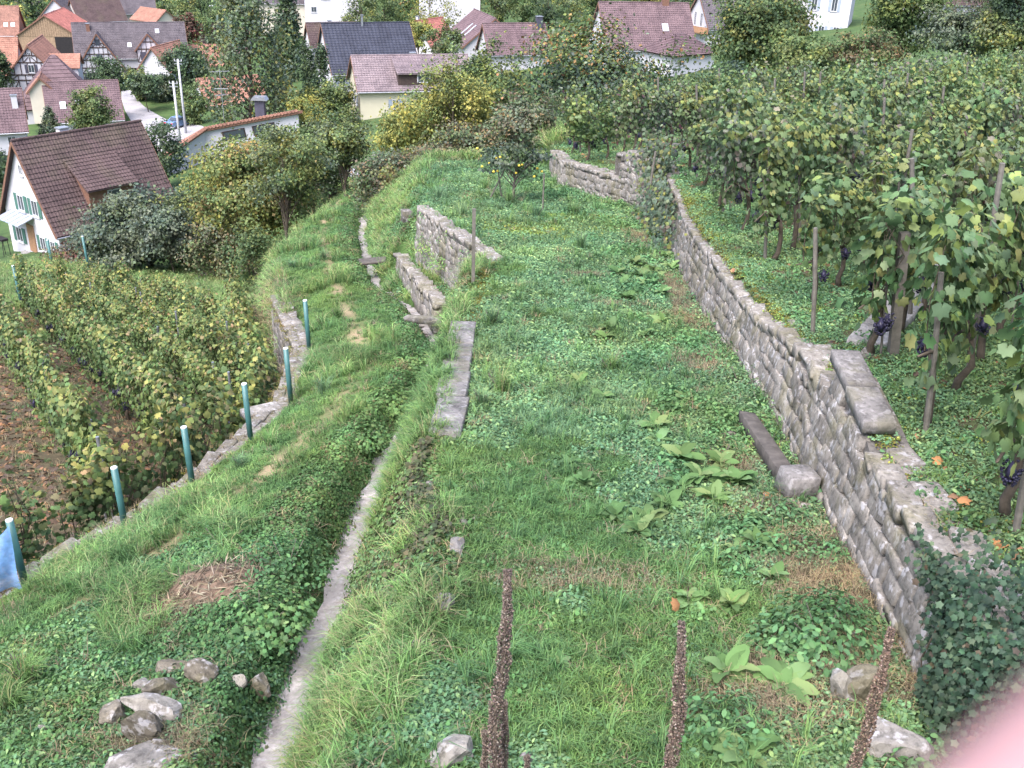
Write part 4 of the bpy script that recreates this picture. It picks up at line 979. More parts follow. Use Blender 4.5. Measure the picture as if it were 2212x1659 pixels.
T('russet_bush', 'russet leaved bush at the foot of the dark spreading tree', 1130, 320, 46, 2.6, 1.9, 1.5, .0, P_BRAMB, n=3200, leaf=.13, seed=19, tr=.06, cat='bush')
T('bramble_thicket', 'tangled grey-brown bramble bank beyond the small apple tree', 1040, 360, 42, 1.7, 3.0, 1.6, .0, P_BRAMB, n=5200, leaf=.11, seed=20, tr=.04, clumps=70, cat='bush')
T('bramble_heap', 'low bramble heap at the foot of the golden bush', 920, 390, 46, 1.5, 2.2, 1.4, .0, [(BR, 3), (GG, 2), (G3, 1.5), (YG, 1)], n=3200, leaf=.11, seed=21, tr=.04, cat='bush')
T('spindle_bush', 'mixed green and russet shrub left of the far vine row', 1135, 345, 40, 2.2, 1.3, 1.2, .0, [(GG, 3), (G2, 2), (BR, 1.5), (OR, .5)], n=2600, leaf=.12, seed=22, tr=.05, cat='bush')
T('slope_hazel', 'dull green hazel filling the slope right of the apple trees', 425, 520, 58, 3.4, 2.2, 2.0, .0, P_OLIVE, n=3800, leaf=.15, seed=23, tr=.07, cat='bush')
T('slope_plum', 'dark green bush behind the yellow-green autumn tree', 610, 415, 62, 4.0, 2.4, 2.0, .0, P_GREEN, n=3800, leaf=.15, seed=24, tr=.07, cat='bush')
# village trees
T('weeping_birch', 'tall drooping birch flecked with yellow leaves in the village', 545, 262, 118, 16.5, 4.9, 4.4, .02, P_BIRCH, n=6500, leaf=.34, seed=30, tr=.3, droop=.6, clumps=90, shape='column')
T('spruce', 'dark pointed spruce behind the birch', 628, 150, 165, 14, 3.6, 3.4, .0, P_DARK, n=4200, leaf=.4, seed=31, tr=.22, shape='cone', droop=.3, clumps=80)
T('cypress', 'slim dark evergreen beside the slate roofed house', 668, 215, 128, 6.5, 1.3, 1.3, .0, P_DARK, n=2200, leaf=.25, seed=32, tr=.1, shape='column')
T('ivy_conifer', 'dark ivy covered conifer left of the slate roofed house', 700, 215, 126, 6.0, 2.0, 1.8, .0, P_DARK, n=2600, leaf=.26, seed=33, tr=.12, shape='cone')
T('lime_bush', 'bright lime yellow bush at the corner of the bungalow', 665, 252, 108, 2.8, 1.8, 1.5, .0, P_YEL, n=2200, leaf=.2, seed=34, tr=.06, cat='bush')
T('birch_side_shrub', 'dark green shrub right of the lime yellow bush', 725, 245, 112, 4.0, 2.4, 1.8, .0, P_OLIVE, n=2600, leaf=.24, seed=35, tr=.08, cat='bush')
T('roadside_tree', 'dark green tree between the concrete poles and the orange roofs', 405, 195, 160, 8.2, 3.3, 3.0, .05, P_DARK, n=4200, leaf=.32, seed=36, tr=.16)
T('roadside_shrub', 'grey-green shrub by the road beneath the dark tree', 350, 218, 160, 4.2, 2.6, 2.2, .0, P_GREY, n=2200, leaf=.3, seed=37, tr=.1, cat='bush')
T('round_hedge_bush', 'clipped round dark bush in front of the farmhouse', 232, 172, 168, 4.2, 3.8, 3.2, .0, P_DARK, n=3600, leaf=.28, seed=38, tr=.1, shape='dome', cat='bush')
T('lime_road_bush', 'light green bush at the bend of the village road', 302, 190, 160, 3.6, 2.2, 2.0, .0, [(G3, 4), (YG, 3), (G2, 2)], n=2200, leaf=.28, seed=39, tr=.08, cat='bush')
T('dark_road_bush', 'dark bush just below the light green roadside bush', 315, 205, 152, 3.4, 2.6, 2.0, .0, P_DARK, n=2200, leaf=.28, seed=40, tr=.08, cat='bush')
T('garden_tree', 'bushy green tree in front of the purple tiled roof', 203, 280, 118, 5.0, 2.4, 2.2, .0, [(G2, 4), (G3, 3), (YG, 1.5), (BR, .5)], n=3800, leaf=.24, seed=41, tr=.1)
T('blue_fir', 'small bluish fir in the garden left of the green tree', 112, 292, 116, 3.2, 1.3, 1.2, .0, P_GREY, n=1600, leaf=.22, seed=42, tr=.07, shape='cone')
T('garden_hedge_bush', 'dark bush at the lower right corner of the white house roof', 345, 352, 92, 4.2, 2.4, 2.0, .0, P_DARK, n=3000, leaf=.22, seed=43, tr=.08, cat='bush')
T('left_edge_bush', 'dark bush at the left edge beside the white house', 2, 405, 82, 3.6, 1.8, 1.6, .0, P_DARK, n=2200, leaf=.22, seed=44, tr=.08, cat='bush')
T('edge_tree', 'dark green tree at the far left edge in front of the orange roof', 2, 190, 150, 6.2, 2.0, 2.0, .0, P_DARK, n=2200, leaf=.3, seed=45, tr=.1)
T('antenna_shrub', 'green climbing shrub below the concrete poles', 420, 245, 138, 4.2, 2.0, 1.8, .0, [(G2, 3), (G3, 3), (YG, 1)], n=2400, leaf=.26, seed=46, tr=.07, cat='bush')
T('maroon_tree', 'small dark maroon tree right of the farmhouse roof', 408, 92, 195, 5.5, 2.4, 2.2, .0, [(RD, 3), (G1, 2), (BR, 1)], n=2000, leaf=.35, seed=47, tr=.1)
T('walnut_tree', 'broad rounded walnut tree with yellow flecks above the vineyard', 1636, 168, 78, 7.4, 3.7, 3.6, .02, [(G2, 4), (G1, 2.5), (G3, 2), (YE, .8)], n=11000, leaf=.22, seed=50, tr=.26, clumps=110)
T('vineyard_edge_shrub', 'light green shrub at the upper edge of the vineyard', 1735, 175, 66, 3.0, 2.2, 2.0, .0, [(G2, 3), (G3, 3), (YG, 1.5)], n=3600, leaf=.17, seed=51, tr=.08, cat='bush')
T('dark_edge_bush', 'dark green bush between the far vines and the hipped garage', 1575, 205, 62, 1.7, 2.4, 2.0, .0, P_DARK, n=3600, leaf=.16, seed=52, tr=.08, cat='bush')
T('russet_edge_bush', 'russet and green bush above the far right vine rows', 1860, 150, 64, 2.4, 2.2, 1.6, .0, [(BR, 2), (G2, 3), (OR, 1), (G3, 1)], n=2600, leaf=.16, seed=53, tr=.06, cat='bush')
T('ash_tree', 'tall green ash tree right of the white villa', 1948, 105, 84, 8.2, 3.5, 3.0, .0, [(G2, 4), (G3, 2.5), (YG, 1), (G1, 1.5)], n=7600, leaf=.22, seed=54, tr=.2, clumps=80)
T('bare_tree', 'thin dark twiggy tree in front of the top right house', 2112, 110, 74, 6.0, 2.2, 2.0, .1, [(BR, 3), (GG, 2), (G1, 2)], n=1500, leaf=.15, seed=55, tr=.15, clumps=46)
T('grey_edge_hedge', 'grey-green hedge bush below the thin dark tree', 2050, 118, 66, 2.8, 2.6, 1.8, .0, P_GREY, n=3200, leaf=.17, seed=56, tr=.07, cat='bush')
T('corner_tree', 'dark green tree in the top right corner', 2195, 95, 62, 6.2, 2.6, 2.6, .0, P_DARK, n=5200, leaf=.18, seed=57, tr=.16)
T('hedge_right_bush', 'olive bush between the thin tree and the corner tree', 2150, 115, 62, 2.6, 1.9, 1.6, .0, P_OLIVE, n=2600, leaf=.16, seed=58, tr=.06, cat='bush')
T('villa_shrub', 'green shrub hiding the terrace of the white villa', 1800, 150, 92, 2.6, 3.0, 2.0, .0, P_GREEN, n=2800, leaf=.2, seed=59, tr=.08, cat='bush')
# tree belts further back, each a tree of its own
k = 0
bk = [(70, 30, 290, 8, P_DARK, 'dark tree left of the white gable on the far lawn'), (405, 60, 260, 8, P_OLIVE, 'olive tree behind the farmhouse roof'), (370, 55, 275, 7, P_GREEN, 'green orchard tree beyond the orange shed'), (335, 40, 290, 8, P_DARK, 'dark orchard tree left of the street lamp'), (270, 40, 280, 6, P_DARK, 'dark bush by the cream house wall'),
      (780, 62, 215, 9, P_OLIVE, 'olive tree in front of the apartment house'), (830, 62, 225, 9, P_GREEN, 'green tree left of the plain white wall'), (930, 75, 195, 9.5, P_YEL, 'golden tree right of the plain white wall'), (985, 55, 215, 9, P_YEL, 'yellow tree at the top behind the skylight house'),
      (1010, 30, 250, 9, P_AUT, 'autumn tree at the top centre left'), (1075, 45, 240, 9, P_OLIVE, 'olive tree at the top centre'), (1130, 40, 235, 8, P_GREEN, 'green tree above the tall-window gable house'), (1185, 55, 215, 8, P_DARK, 'dark conifer-like tree above the spreading dark tree'), (1235, 45, 230, 9, P_OLIVE, 'olive tree left of the very large roof'),
      (1280, 20, 250, 9, P_GREEN, 'green tree behind the very large roof'), (960, 118, 150, 5, P_OLIVE, 'shrub between the salmon roof and the skylight house'), (905, 95, 165, 4.5, P_YEL, 'small yellow shrub beside the salmon roof'), (1500, 30, 240, 9, P_DARK, 'dark tree behind the balcony house'), (1400, 5, 260, 8, P_YEL, 'yellow tree peeping above the very large roof'),
      (700, 30, 255, 9, P_DARK, 'dark tree behind the spruce'), (610, 120, 190, 6, P_DARK, 'dark shrub at the foot of the spruce'), (470, 90, 200, 7, P_GREEN, 'green tree left of the birch crown'), (510, 30, 260, 10, P_OLIVE, 'pale olive tree behind the birch top'), (180, 40, 270, 7, P_DARK, 'dark tree in the yard right of the white gable'),
      (1010, 85, 200, 4, P_DARK, 'dark hedge tree left of the skylight house'), (1590, 20, 190, 9, P_GREEN, 'green tree behind the walnut tree'), (2010, 20, 190, 8, P_DARK, 'dark tree behind the ash tree'), (2200, 20, 120, 9, P_GREEN, 'tall green tree behind the corner tree'), (435, 25, 300, 9, P_DARK, 'dark tree behind the street lamp'), (880, 20, 270, 9, P_GREEN, 'green tree behind the plain white house')]
for px, py, ds, ht, pal, lb in bk:
    k += 1
    T('village_tree', lb, px, py, ds, ht, ht * .5, ht * .42, .0, pal, sink=.5, n=2000, leaf=.026 * math.sqrt(ds) * .9, seed=200 + k, tr=.15, clumps=40, group='trees between the far houses')
# far wood closing the valley
g = np.random.default_rng(77); VV, FF, CC, nn = [], [], [], 0
for q in range(260):
    x, y = g.uniform(-190, 170), g.uniform(275, 430); z = gz(x, y); hh = g.uniform(6, 11)
    P = g.normal(0, 1, (260, 3)); P /= np.linalg.norm(P, axis=1, keepdims=True); P = P * g.uniform(.5, 1, (260, 1)) * np.array([hh * .5, hh * .45, hh * .5]) + np.array([x, y, z + hh * .45])
    pal = [P_DARK, P_OLIVE, P_YEL, P_GREEN, P_AUT][int(g.integers(5))]; V, F, c = scatter(DIA, DIA_F, P, frames(P - np.array([x, y, z + hh * .3]) + g.normal(0, 2, P.shape), g), g.uniform(.5, 1.2, 260), pick(pal, 260, g))
    VV.append(V); FF.append(F[0] + nn); CC.append(c); nn += len(V)
tag(link('far_woods', npmesh('far_woods', np.concatenate(VV), [np.concatenate(FF)], np.concatenate(CC)), None, M_LEAF), 'mixed autumn woods closing the valley behind the village', 'woods', kind='stuff')

# small fruit tree on the terrace with props and yellow fruit
p = on(1112, 432); sm = tree('small_apple_tree', 'small propped apple tree with yellow apples on the grassy terrace', tuple(map(float, p)), 1.75, 1.0, .7, .42, [(GB, 4), (G2, 2), (G1, 2), (GG, 1)], n=700, leaf=.095, seed=60, tr=.05, clumps=24, bark=M_BARKG)
M_APPLE = plain('apple', (.55, .42, .06), .4, .15, 20)
g = np.random.default_rng(5)
for k in range(22):
    a = g.uniform(0, 6.28); r = g.uniform(.5, 1.0); mb = MB(); mb.tube([(0, 0, -.03), (0, 0, -.02), (0, 0, .012), (0, 0, .03)], [.012, .036, .036, .01], 7); o = mb.build('apple', M_APPLE, sm, True)
    o.location = (-.2 + r * math.cos(a) * .95, r * math.sin(a) * .6, g.uniform(.75, 1.4))
for dx, dy, lx in ((-.75, -.1, -.25), (-.35, .15, -.5)):
    mb = MB(); mb.tube([(dx, dy, -.1), (lx, 0, .95)], .02, 6); o = mb.build('prop', M_POSTW, sm)

# ------------------------------------------------------------------ vines
VL = [[((0.110, 0.165, 0.077), 5), ((0.084, 0.137, 0.055), 4), ((0.142, 0.192, 0.094), 3), ((0.189, 0.220, 0.071), 1.3)],
      [((0.120, 0.159, 0.094), 4), ((0.147, 0.154, 0.115), 2.4), ((0.095, 0.149, 0.066), 3), ((0.147, 0.126, 0.104), .8)],
      [((0.126, 0.186, 0.066), 4), ((0.089, 0.149, 0.055), 4), ((0.189, 0.225, 0.066), 1.8), ((0.115, 0.165, 0.082), 3)],
      [((0.105, 0.154, 0.077), 4), ((0.131, 0.131, 0.104), 1.4), ((0.089, 0.044, 0.050), .4), ((0.131, 0.170, 0.082), 3)]]
VLL = [[((.10, .155, .055), 5), ((.08, .125, .05), 4), ((.135, .18, .065), 2.2), ((.20, .21, .075), .5)],
       [((.10, .15, .06), 5), ((.08, .125, .05), 3), ((.17, .165, .08), 1), ((.20, .14, .085), .4), ((.13, .165, .06), 2)],
       [((.095, .15, .05), 5), ((.17, .20, .065), 1.4), ((.125, .17, .06), 3)]]
def vine_points(n, g, hx=.46, hy=.2, z0=.82, z1=1.9):
    nl = 15; C = np.stack([g.uniform(-hx, hx, nl), g.uniform(-hy * .4, hy * .4, nl), g.uniform(z0 + .15, z1 - .2, nl)], 1)
    C[:4, 2] = z1 - .15 + g.uniform(-.2, .2, 4); C[4:6, 2] = z0 + .05
    i = g.integers(0, nl, n); P = C[i] + g.normal(0, 1, (n, 3)) * np.array([.17, .10, .17]); P[:, 1] = np.clip(P[:, 1], -hy * 1.6, hy * 1.6)
    side = np.sign(P[:, 1] + g.normal(0, .05, n)); topf = np.clip((P[:, 2] - 1.45) / .5, 0, 1)
    nr = np.stack([g.normal(0, .45, n), side * (1.0 - .3 * topf), .25 + .45 * topf], 1) + g.normal(0, .36, (n, 3))
    return P, nr
def foliage_mesh(pal, pal_top, seed, n=620, size=.096, hy=.2, z0=.82):
    g = np.random.default_rng(seed); P, nr = vine_points(n, g, .46 if z0 > .6 else .62, hy, z0); Rm = frames(nr, g, .35, (0, 0, -1))
    col = pick(pal, n, g, .16); t = (P[:, 2] > 1.6) & (g.random(n) < .45)
    if pal_top is not None: col[t] = pick(pal_top, n, g, .12)[t]
    V, F, c = scatter(VINE, VINE_F, P, Rm, size * g.uniform(.6, 1.3, n), col)
    me = npmesh('foliage', V, F, c); me.materials.append(M_LEAF); return me
TOPY = [((.17, .20, .065), 3), ((.215, .22, .08), 1), ((.125, .165, .07), 3)]
FOL_R = [foliage_mesh(VL[i % 4], TOPY, 300 + i) for i in range(10)]
FOL_L = [foliage_mesh(VLL[i % 3], [((.23, .24, .075), 3), ((.25, .20, .10), 1.2), ((.15, .18, .06), 2)], 330 + i, 760, .085, .24, .4) for i in range(9)]
def trunk_mesh(seed):
    g = np.random.default_rng(seed); mb = MB(); pts = [(0, 0, -.1)]; 
    for z in (.15, .35, .55, .72): pts.append((pts[-1][0] + g.normal(0, .045), pts[-1][1] + g.normal(0, .04), z))
    mb.tube(pts, [.05, .04, .036, .034, .04], 7)
    for s in (-1, 1): mb.tube([pts[-1], (s * .25, g.normal(0, .03), .84 + g.normal(0, .03)), (s * .6, 0, .88)], [.026, .018, .01], 5)
    for q in range(5): x = g.uniform(-.55, .55); mb.tube([(x, 0, .86), (x + g.normal(0, .06), g.normal(0, .06), 1.3), (x + g.normal(0, .1), g.normal(0, .08), 1.75)], [.008, .006, .004], 4, cap=False)
    me = mb.mesh('trunk', True); me.materials.append(M_BARK); return me
TRK = [trunk_mesh(i) for i in range(5)]
OCT = np.array([(1, 0, 0), (-1, 0, 0), (0, 1, 0), (0, -1, 0), (0, 0, 1), (0, 0, -1)], float); OCT_F = [np.array([(0, 2, 4), (2, 1, 4), (1, 3, 4), (3, 0, 4), (2, 0, 5), (1, 2, 5), (3, 1, 5), (0, 3, 5)])]
def bunch_mesh(seed):
    g = np.random.default_rng(seed); n = 60; t = g.random(n) ** .7; r = .055 * np.sqrt(1 - t) + .012; a = g.uniform(0, 6.28, n)
    P = np.stack([r * np.cos(a), r * np.sin(a), -.17 * t], 1); V, F, c = scatter(OCT, OCT_F, P, frames(g.normal(0, 1, (n, 3)), g), np.full(n, .013), np.zeros((n, 3)))
    V2 = OCT * np.array([.04, .04, .1]) + np.array([0, 0, -.075]); V = np.concatenate([V, V2]); F = [np.concatenate([F[0], OCT_F[0] + len(V) - 6])]
    me = npmesh('grape_bunch', V, F, None, True); me.materials.append(M_GRAPE); return me
BUN = [bunch_mesh(i) for i in range(3)]
LEAFM = []
for i in range(14):
    g = np.random.default_rng(400 + i); me = npmesh('leaf', VINE * np.array([1, 1, 1 + .8 * g.random()]), VINE_F, np.repeat(pick(VL[0] + [((.16, .19, .07), 1.2)], 1, g, .1), len(VINE), 0)); me.materials.append(M_LEAF); LEAFM.append(me)
def vine(p, az, side, label, group, g, single=0, sc=1.0):
    root = empty('grapevine', p, az); lean = -.09 if side == 'R' else 0.0; root.rotation_euler = (Matrix.Rotation(lean + g.normal(0, .03), 3, 'Y') @ Matrix.Rotation(g.normal(0, .03), 3, 'X') @ Matrix.Rotation(az, 3, 'Z')).to_euler(); root.scale = (sc, sc, sc * g.uniform(.8, 1.1)); tag(root, label, 'grapevine', group)
    link('trunk', TRK[int(g.integers(5))], root)
    fo = (FOL_R if side == 'R' else FOL_L)
    if single:
        P, nr = vine_points(single + 170, g, .46); Rm = frames(nr, g, .3, (0, 0, -1)); V, F, c = scatter(VINE, VINE_F, P[single:], Rm[single:], .105 * g.uniform(.7, 1.2, 170), pick(VL[0], 170, g, .15))
        me = npmesh('foliage', V, F, c); o = link('foliage', me, root, M_LEAF); tag(o, kind='stuff')
        for i in range(single):
            o = bpy.data.objects.new('leaf', LEAFM[int(g.integers(14))]); COL.objects.link(o); o.parent = root
            s = .118 * g.uniform(.6, 1.35); o.matrix_local = Matrix.Translation(P[i]) @ Matrix(Rm[i].tolist()).to_4x4() @ Matrix.Scale(s, 4)
    else:
        o = link('foliage', fo[int(g.integers(len(fo)))], root); tag(o, kind='stuff')
        if g.random() < .5: o.rotation_euler = (0, 0, math.pi)
    for q in range(int(g.integers(1, 4))):
        b_ = link('grape_bunch', BUN[int(g.integers(3))], root); b_.location = (g.uniform(-.5, .5), g.choice([-1, 1]) * g.uniform(.05, .2), g.uniform(.62, .95)); b_.scale = (1.15,) * 3; tag(b_, kind='stuff')
    return root
def in_view(p, m=260):
    c = CM.T @ np.array(p); 
    return c[2] > 0 and -m < CX + F_PX * c[0] / c[2] < 2212 + m and -m < CY + F_PX * c[1] / c[2] < 1659 + m
g = np.random.default_rng(55); NV = 0
def post(p, h, label, group, name='vineyard_post', r=.04, mat=None, lean=(0, 0), cat='post', square=False):
    mb = MB(); top = (lean[0], lean[1], h)
    if square: mb.bar((0, 0, -.2), top, r * 1.8, r * 2, up=(1, 0, 0))
    else: mb.tube([(0, 0, -.2), (lean[0] * .5, lean[1] * .5, h * .5), top], [r, r * .97, r * .9], 8)
    o = mb.build(name, mat or M_POSTW, None); o.location = p; return tag(o, label, cat, group)
near_labels = ['nearest vine of the upper rows, big grey-green leaves beside the wall coping', 'vine at the right edge with large pale leaves and a twisted stem', 'tall leafy vine behind the thick square post at the row end', 'vine with yellowish top leaves second along the thick post row', 'short bushy vine beside the wall at the third row end']
ORD = 'first second third fourth fifth sixth seventh eighth ninth tenth eleventh twelfth thirteenth'.split()
row_az = R(55); cd, sd = math.cos(row_az), math.sin(row_az); cand = []
RY = [6.35, 8.1, 10.05, 12.4, 14.9, 17.4, 20.0, 22.6, 25.1, 27.6, 30.2, 32.8, 35.4]
for ri, y0 in enumerate(RY):
    x0 = float(X_RW(y0)) + .92 if y0 < 27 else float(X_RW(y0)) + .7
    t = .0
    while t < 46:
        x, y = x0 + t * cd, y0 + t * sd
        if y > 45 + .22 * x: break
        z = gz(x, y)
        if in_view((x, y, z + 1)): cand.append((float(np.linalg.norm((x, y, z))), x, y, z, ri, t))
        t += 1.05 * g.uniform(.92, 1.08)
cand.sort(); far_v = cand[165:]
for nl, (dist, x, y, z, ri, t) in enumerate(cand[:165]):
    lb = near_labels[nl] if nl < len(near_labels) else 'grapevine in the %s row of the upper vineyard, rows counted from the near wall end' % ORD[ri]
    vine((x, y, z), row_az + g.normal(0, .06), 'R', lb, 'vines of the upper vineyard', g, 190 if nl < 14 else 0, g.uniform(.9, 1.08))
    if t > .2 and g.random() < .2: post((x - .5 * cd, y - .5 * sd, gz(x - .5 * cd, y - .5 * sd)), g.uniform(1.8, 2.2), 'weathered wooden post in the %s row of the upper vineyard' % ORD[ri], 'posts of the upper vineyard', r=.03, lean=(-.2 + g.normal(0, .06), g.normal(0, .06)))
    elif g.random() < .35: post((x + .12, y, z), g.uniform(1.1, 1.5), 'thin wooden stake beside a vine stem in the upper vineyard', 'vine stakes of the upper vineyard', 'vine_stake', r=.014, lean=(-.13 + g.normal(0, .05), g.normal(0, .05)), cat='stake')
VV, FF, CC, nn = [], [], [], 0
for (dist, x, y, z, ri, t) in far_v:
    n = 300; P, nr = vine_points(n, g); Rm = frames(nr, g, .35, (0, 0, -1)); a = row_az; rz = np.array([[math.cos(a), -math.sin(a), 0], [math.sin(a), math.cos(a), 0], [0, 0, 1]]); h_ = g.uniform(.88, 1.1)
    V, F, c = scatter(DIA * np.array([1.5, 1, 1]), DIA_F, (P * np.array([1, 1, h_])) @ rz.T + np.array([x, y, z]), np.einsum('ij,njk->nik', rz, Rm), (.118) * g.uniform(.6, 1.3, n), pick(VL[int(g.integers(4))] + TOPY[:1], n, g, .16)); VV.append(V); FF.append(F[0] + nn); CC.append(c); nn += len(V)
tag(link('far_vines', npmesh('far_vines', np.concatenate(VV), [np.concatenate(FF)], np.concatenate(CC)), None, M_LEAF), 'mass of vine foliage in the farthest upper rows', 'vines', kind='stuff')
for px, py, h, lb in [(1395, 312, 1.9, 'tall pale post at the far row end above the raised wall'), (1452, 312, 1.9, 'second tall post right of the far row end'), (1655, 562, 1.75, 'post at the row end beside the wall, ivy stump behind it'), (1760, 722, 1.3, 'thin leaning stake in front of the thick square post'), (2005, 935, 1.5, 'thin grey stake by the twisted vine stem'), (2200, 1155, 1.6, 'leaning stake at the right edge above the ivy'), (1730, 540, 1.8, 'leaning grey post between two wall-side vines')]:
    p = on(px, py); post(tuple(map(float, p)), h, lb, None, 'row_end_post', .028, lean=(-.3 if px == 1730 else (-.06 if px < 1500 else -.19), .05))
post((4.2, 10.05, gz(4.2, 10.05)), 1.4, 'thick square grey post at a row end beside the concrete channel', None, r=.05, lean=(-.17, 0), square=True)
az = R(122.5); cd, sd = math.cos(az), math.sin(az)
for ri, (y0, ln, xs) in enumerate([(13.0, 27, -6.2), (15.6, 27, -5.9), (18.3, 27, -5.9), (21.0, 22, -6.3), (23.7, 15, -7.2), (26.6, 9, -8.2)]):
    t = 0.0
    while t < ln:
        x, y = xs + t * cd, y0 + t * sd; z = gz(x, y)
        if in_view((x, y, z + 1)):
            vine((x, y, z), az + g.normal(0, .05), 'L', 'yellow-green grapevine in the %s diagonal row of the lower vineyard, counted from the netting' % ORD[ri], 'vines of the lower vineyard', g, 0, g.uniform(.92, 1.08))
            if int(t / 1.1) % 5 == 0: post((x - .45 * cd, y - .45 * sd, gz(x - .45 * cd, y - .45 * sd)), g.uniform(1.75, 1.95), 'grey metal stake in the %s diagonal row of the lower vineyard' % ORD[ri], 'stakes of the lower vineyard', r=.03, mat=M_GUT, lean=(g.normal(0, .04), g.normal(0, .04)))
        t += 1.1 * g.uniform(.92, 1.08)
y = 5.2
while y < 30:
    x = float(X_LW(y)) - .9; a = math.atan2(1, float(X_LW(y + .3) - X_LW(y - .3)) / .6)
    if in_view((x, y, gz(x, y) + 1)): vine((x, y, gz(x, y)), a, 'L', 'grapevine trained along the foot of the old path wall', 'vines along the path wall', g, 0, g.uniform(1.0, 1.12))
    y += 1.05 * math.sin(a)

# ------------------------------------------------------------------ ground vegetation (uncountable): points carrying tufts
PROTO = bpy.data.collections.new('tufts')       # holds the tuft shapes, not part of the scene
def tuft(name, V, F, c, mat):
    me = npmesh(name, V, F, c); me.materials.append(mat); o = bpy.data.objects.new(name, me); PROTO.objects.link(o); return o
def blade_tuft(n, L, wd, spread, pal, seed, lean=.5, curl=.5):
    g = np.random.default_rng(seed); V, F, C = [], [], []
    for i in range(n):
        a = g.uniform(0, 6.28); d = np.array([math.cos(a), math.sin(a), 0]); s = np.array([-d[1], d[0], 0]); r = g.uniform(0, spread); l = L * g.uniform(.5, 1.2); b0 = d * r * g.uniform(-1, 1) + s * r * g.uniform(-1, 1)
        k = g.uniform(.15, lean); p1 = b0 + d * l * k * .45 + np.array([0, 0, l * .6]); p2 = b0 + d * l * (k + curl * .4) + np.array([0, 0, l * (.95 - curl * g.uniform(.1, .6))]); w_ = s * wd * g.uniform(.7, 1.3)
        m_ = len(V); V += [b0 - w_ * .6, b0 + w_ * .6, p1 + w_ * .5, p1 - w_ * .5, p2]; F.append(((m_, m_ + 1, m_ + 2, m_ + 3), (m_ + 3, m_ + 2, m_ + 4))); C += [pick(pal, 1, g, .2)[0]] * 5
    return np.array(V), [np.array([f[0] for f in F]), np.array([f[1] for f in F])], np.array(C)
def leaf_tuft(n, rad, ht, size, pal, seed, T_=DIA, TF=DIA_F, flat=.5, wide=1.0):
    g = np.random.default_rng(seed); r = rad * np.sqrt(g.random(n)); a = g.uniform(0, 6.28, n); P = np.stack([r * np.cos(a), r * np.sin(a), ht * g.uniform(.15, 1, n) * (1 - .4 * (r / rad) ** 2)], 1)
    nr = np.stack([np.cos(a) * flat, np.sin(a) * flat, np.ones(n)], 1) + g.normal(0, .35, (n, 3)); Rm = frames(nr, g)
    s = size * g.uniform(.6, 1.3, n); return scatter(T_, TF, P, Rm, np.stack([s * wide, s, s], 1), pick(pal, n, g, .17))
PG = [((.145, .245, .08), 4), ((.112, .205, .065), 3), ((.19, .275, .105), 2), ((.27, .25, .13), 1.0)]
PGd = [((.09, .17, .068), 4), ((.112, .20, .075), 3), ((.155, .235, .09), 1.5)]
PCL = [((.135, .23, .12), 4), ((.165, .26, .13), 3), ((.105, .18, .095), 2), ((.19, .275, .115), 1.8)]
PNE = [((.09, .18, .08), 4), ((.122, .225, .092), 3), ((.07, .14, .06), 2)]
PYL = [((.20, .26, .06), 3), ((.28, .30, .07), 1.5), ((.13, .20, .06), 3)]
PDR = [((.25, .19, .12), 3), ((.17, .125, .085), 3), ((.33, .27, .18), 1.5)]
PLI = [((.20, .11, .06), 3), ((.13, .08, .05), 3), ((.28, .17, .09), 1.5), ((.09, .06, .045), 2)]
ROUND, ROUND_F = fan([(0, .5), (60, .42), (120, .48), (180, .4), (240, .48), (300, .42)], .04)
protos = [('00_short_grass', blade_tuft(18, .07, .0055, .09, PG, 1, 1.1, .9), M_GRASS), ('01_short_grass', blade_tuft(18, .062, .0055, .09, PGd, 2, 1.1, .9), M_GRASS),
          ('02_long_grass', blade_tuft(22, .24, .0055, .06, PG, 3, .8, .9), M_GRASS), ('03_long_grass', blade_tuft(22, .2, .005, .06, PGd, 4, .7, .8), M_GRASS),
          ('04_cover', leaf_tuft(34, .1, .05, .024, PCL, 5, ROUND, ROUND_F), M_GRASS), ('05_cover', leaf_tuft(32, .1, .06, .034, PCL, 6, OVAL, OVAL_F, .6, 1.0), M_GRASS), ('06_cover', leaf_tuft(30, .1, .04, .024, PYL, 7, ROUND, ROUND_F), M_GRASS),
          ('07_weed', leaf_tuft(34, .12, .12, .045, PNE, 8, OVAL, OVAL_F, .8, 1.0), M_GRASS), ('08_weed', leaf_tuft(36, .11, .07, .026, PGd, 9, ROUND, ROUND_F, .8), M_GRASS),
          ('09_straw', blade_tuft(16, .12, .004, .1, PDR, 10, 1.6, 1.2), M_STRAW), ('10_litter', leaf_tuft(5, .1, .02, .09, PLI, 11, VINE, VINE_F, .2), M_STRAW),
          ('11_feather', blade_tuft(34, .13, .0035, .07, PCL, 12, .7, .5), M_GRASS), ('12_moss', leaf_tuft(26, .08, .03, .025, [((.16, .15, .035), 3), ((.10, .11, .03), 2), ((.2, .14, .05), 1)], 13, ROUND, ROUND_F), M_GRASS),
          ('13_bank_leaf', leaf_tuft(34, .12, .07, .032, PGd + [((.10, .10, .05), 1)], 14, IVY, IVY_F, .8), M_GRASS)]
for n_, (V, F, c), mt in protos: tuft(n_, V, F, c, mt)
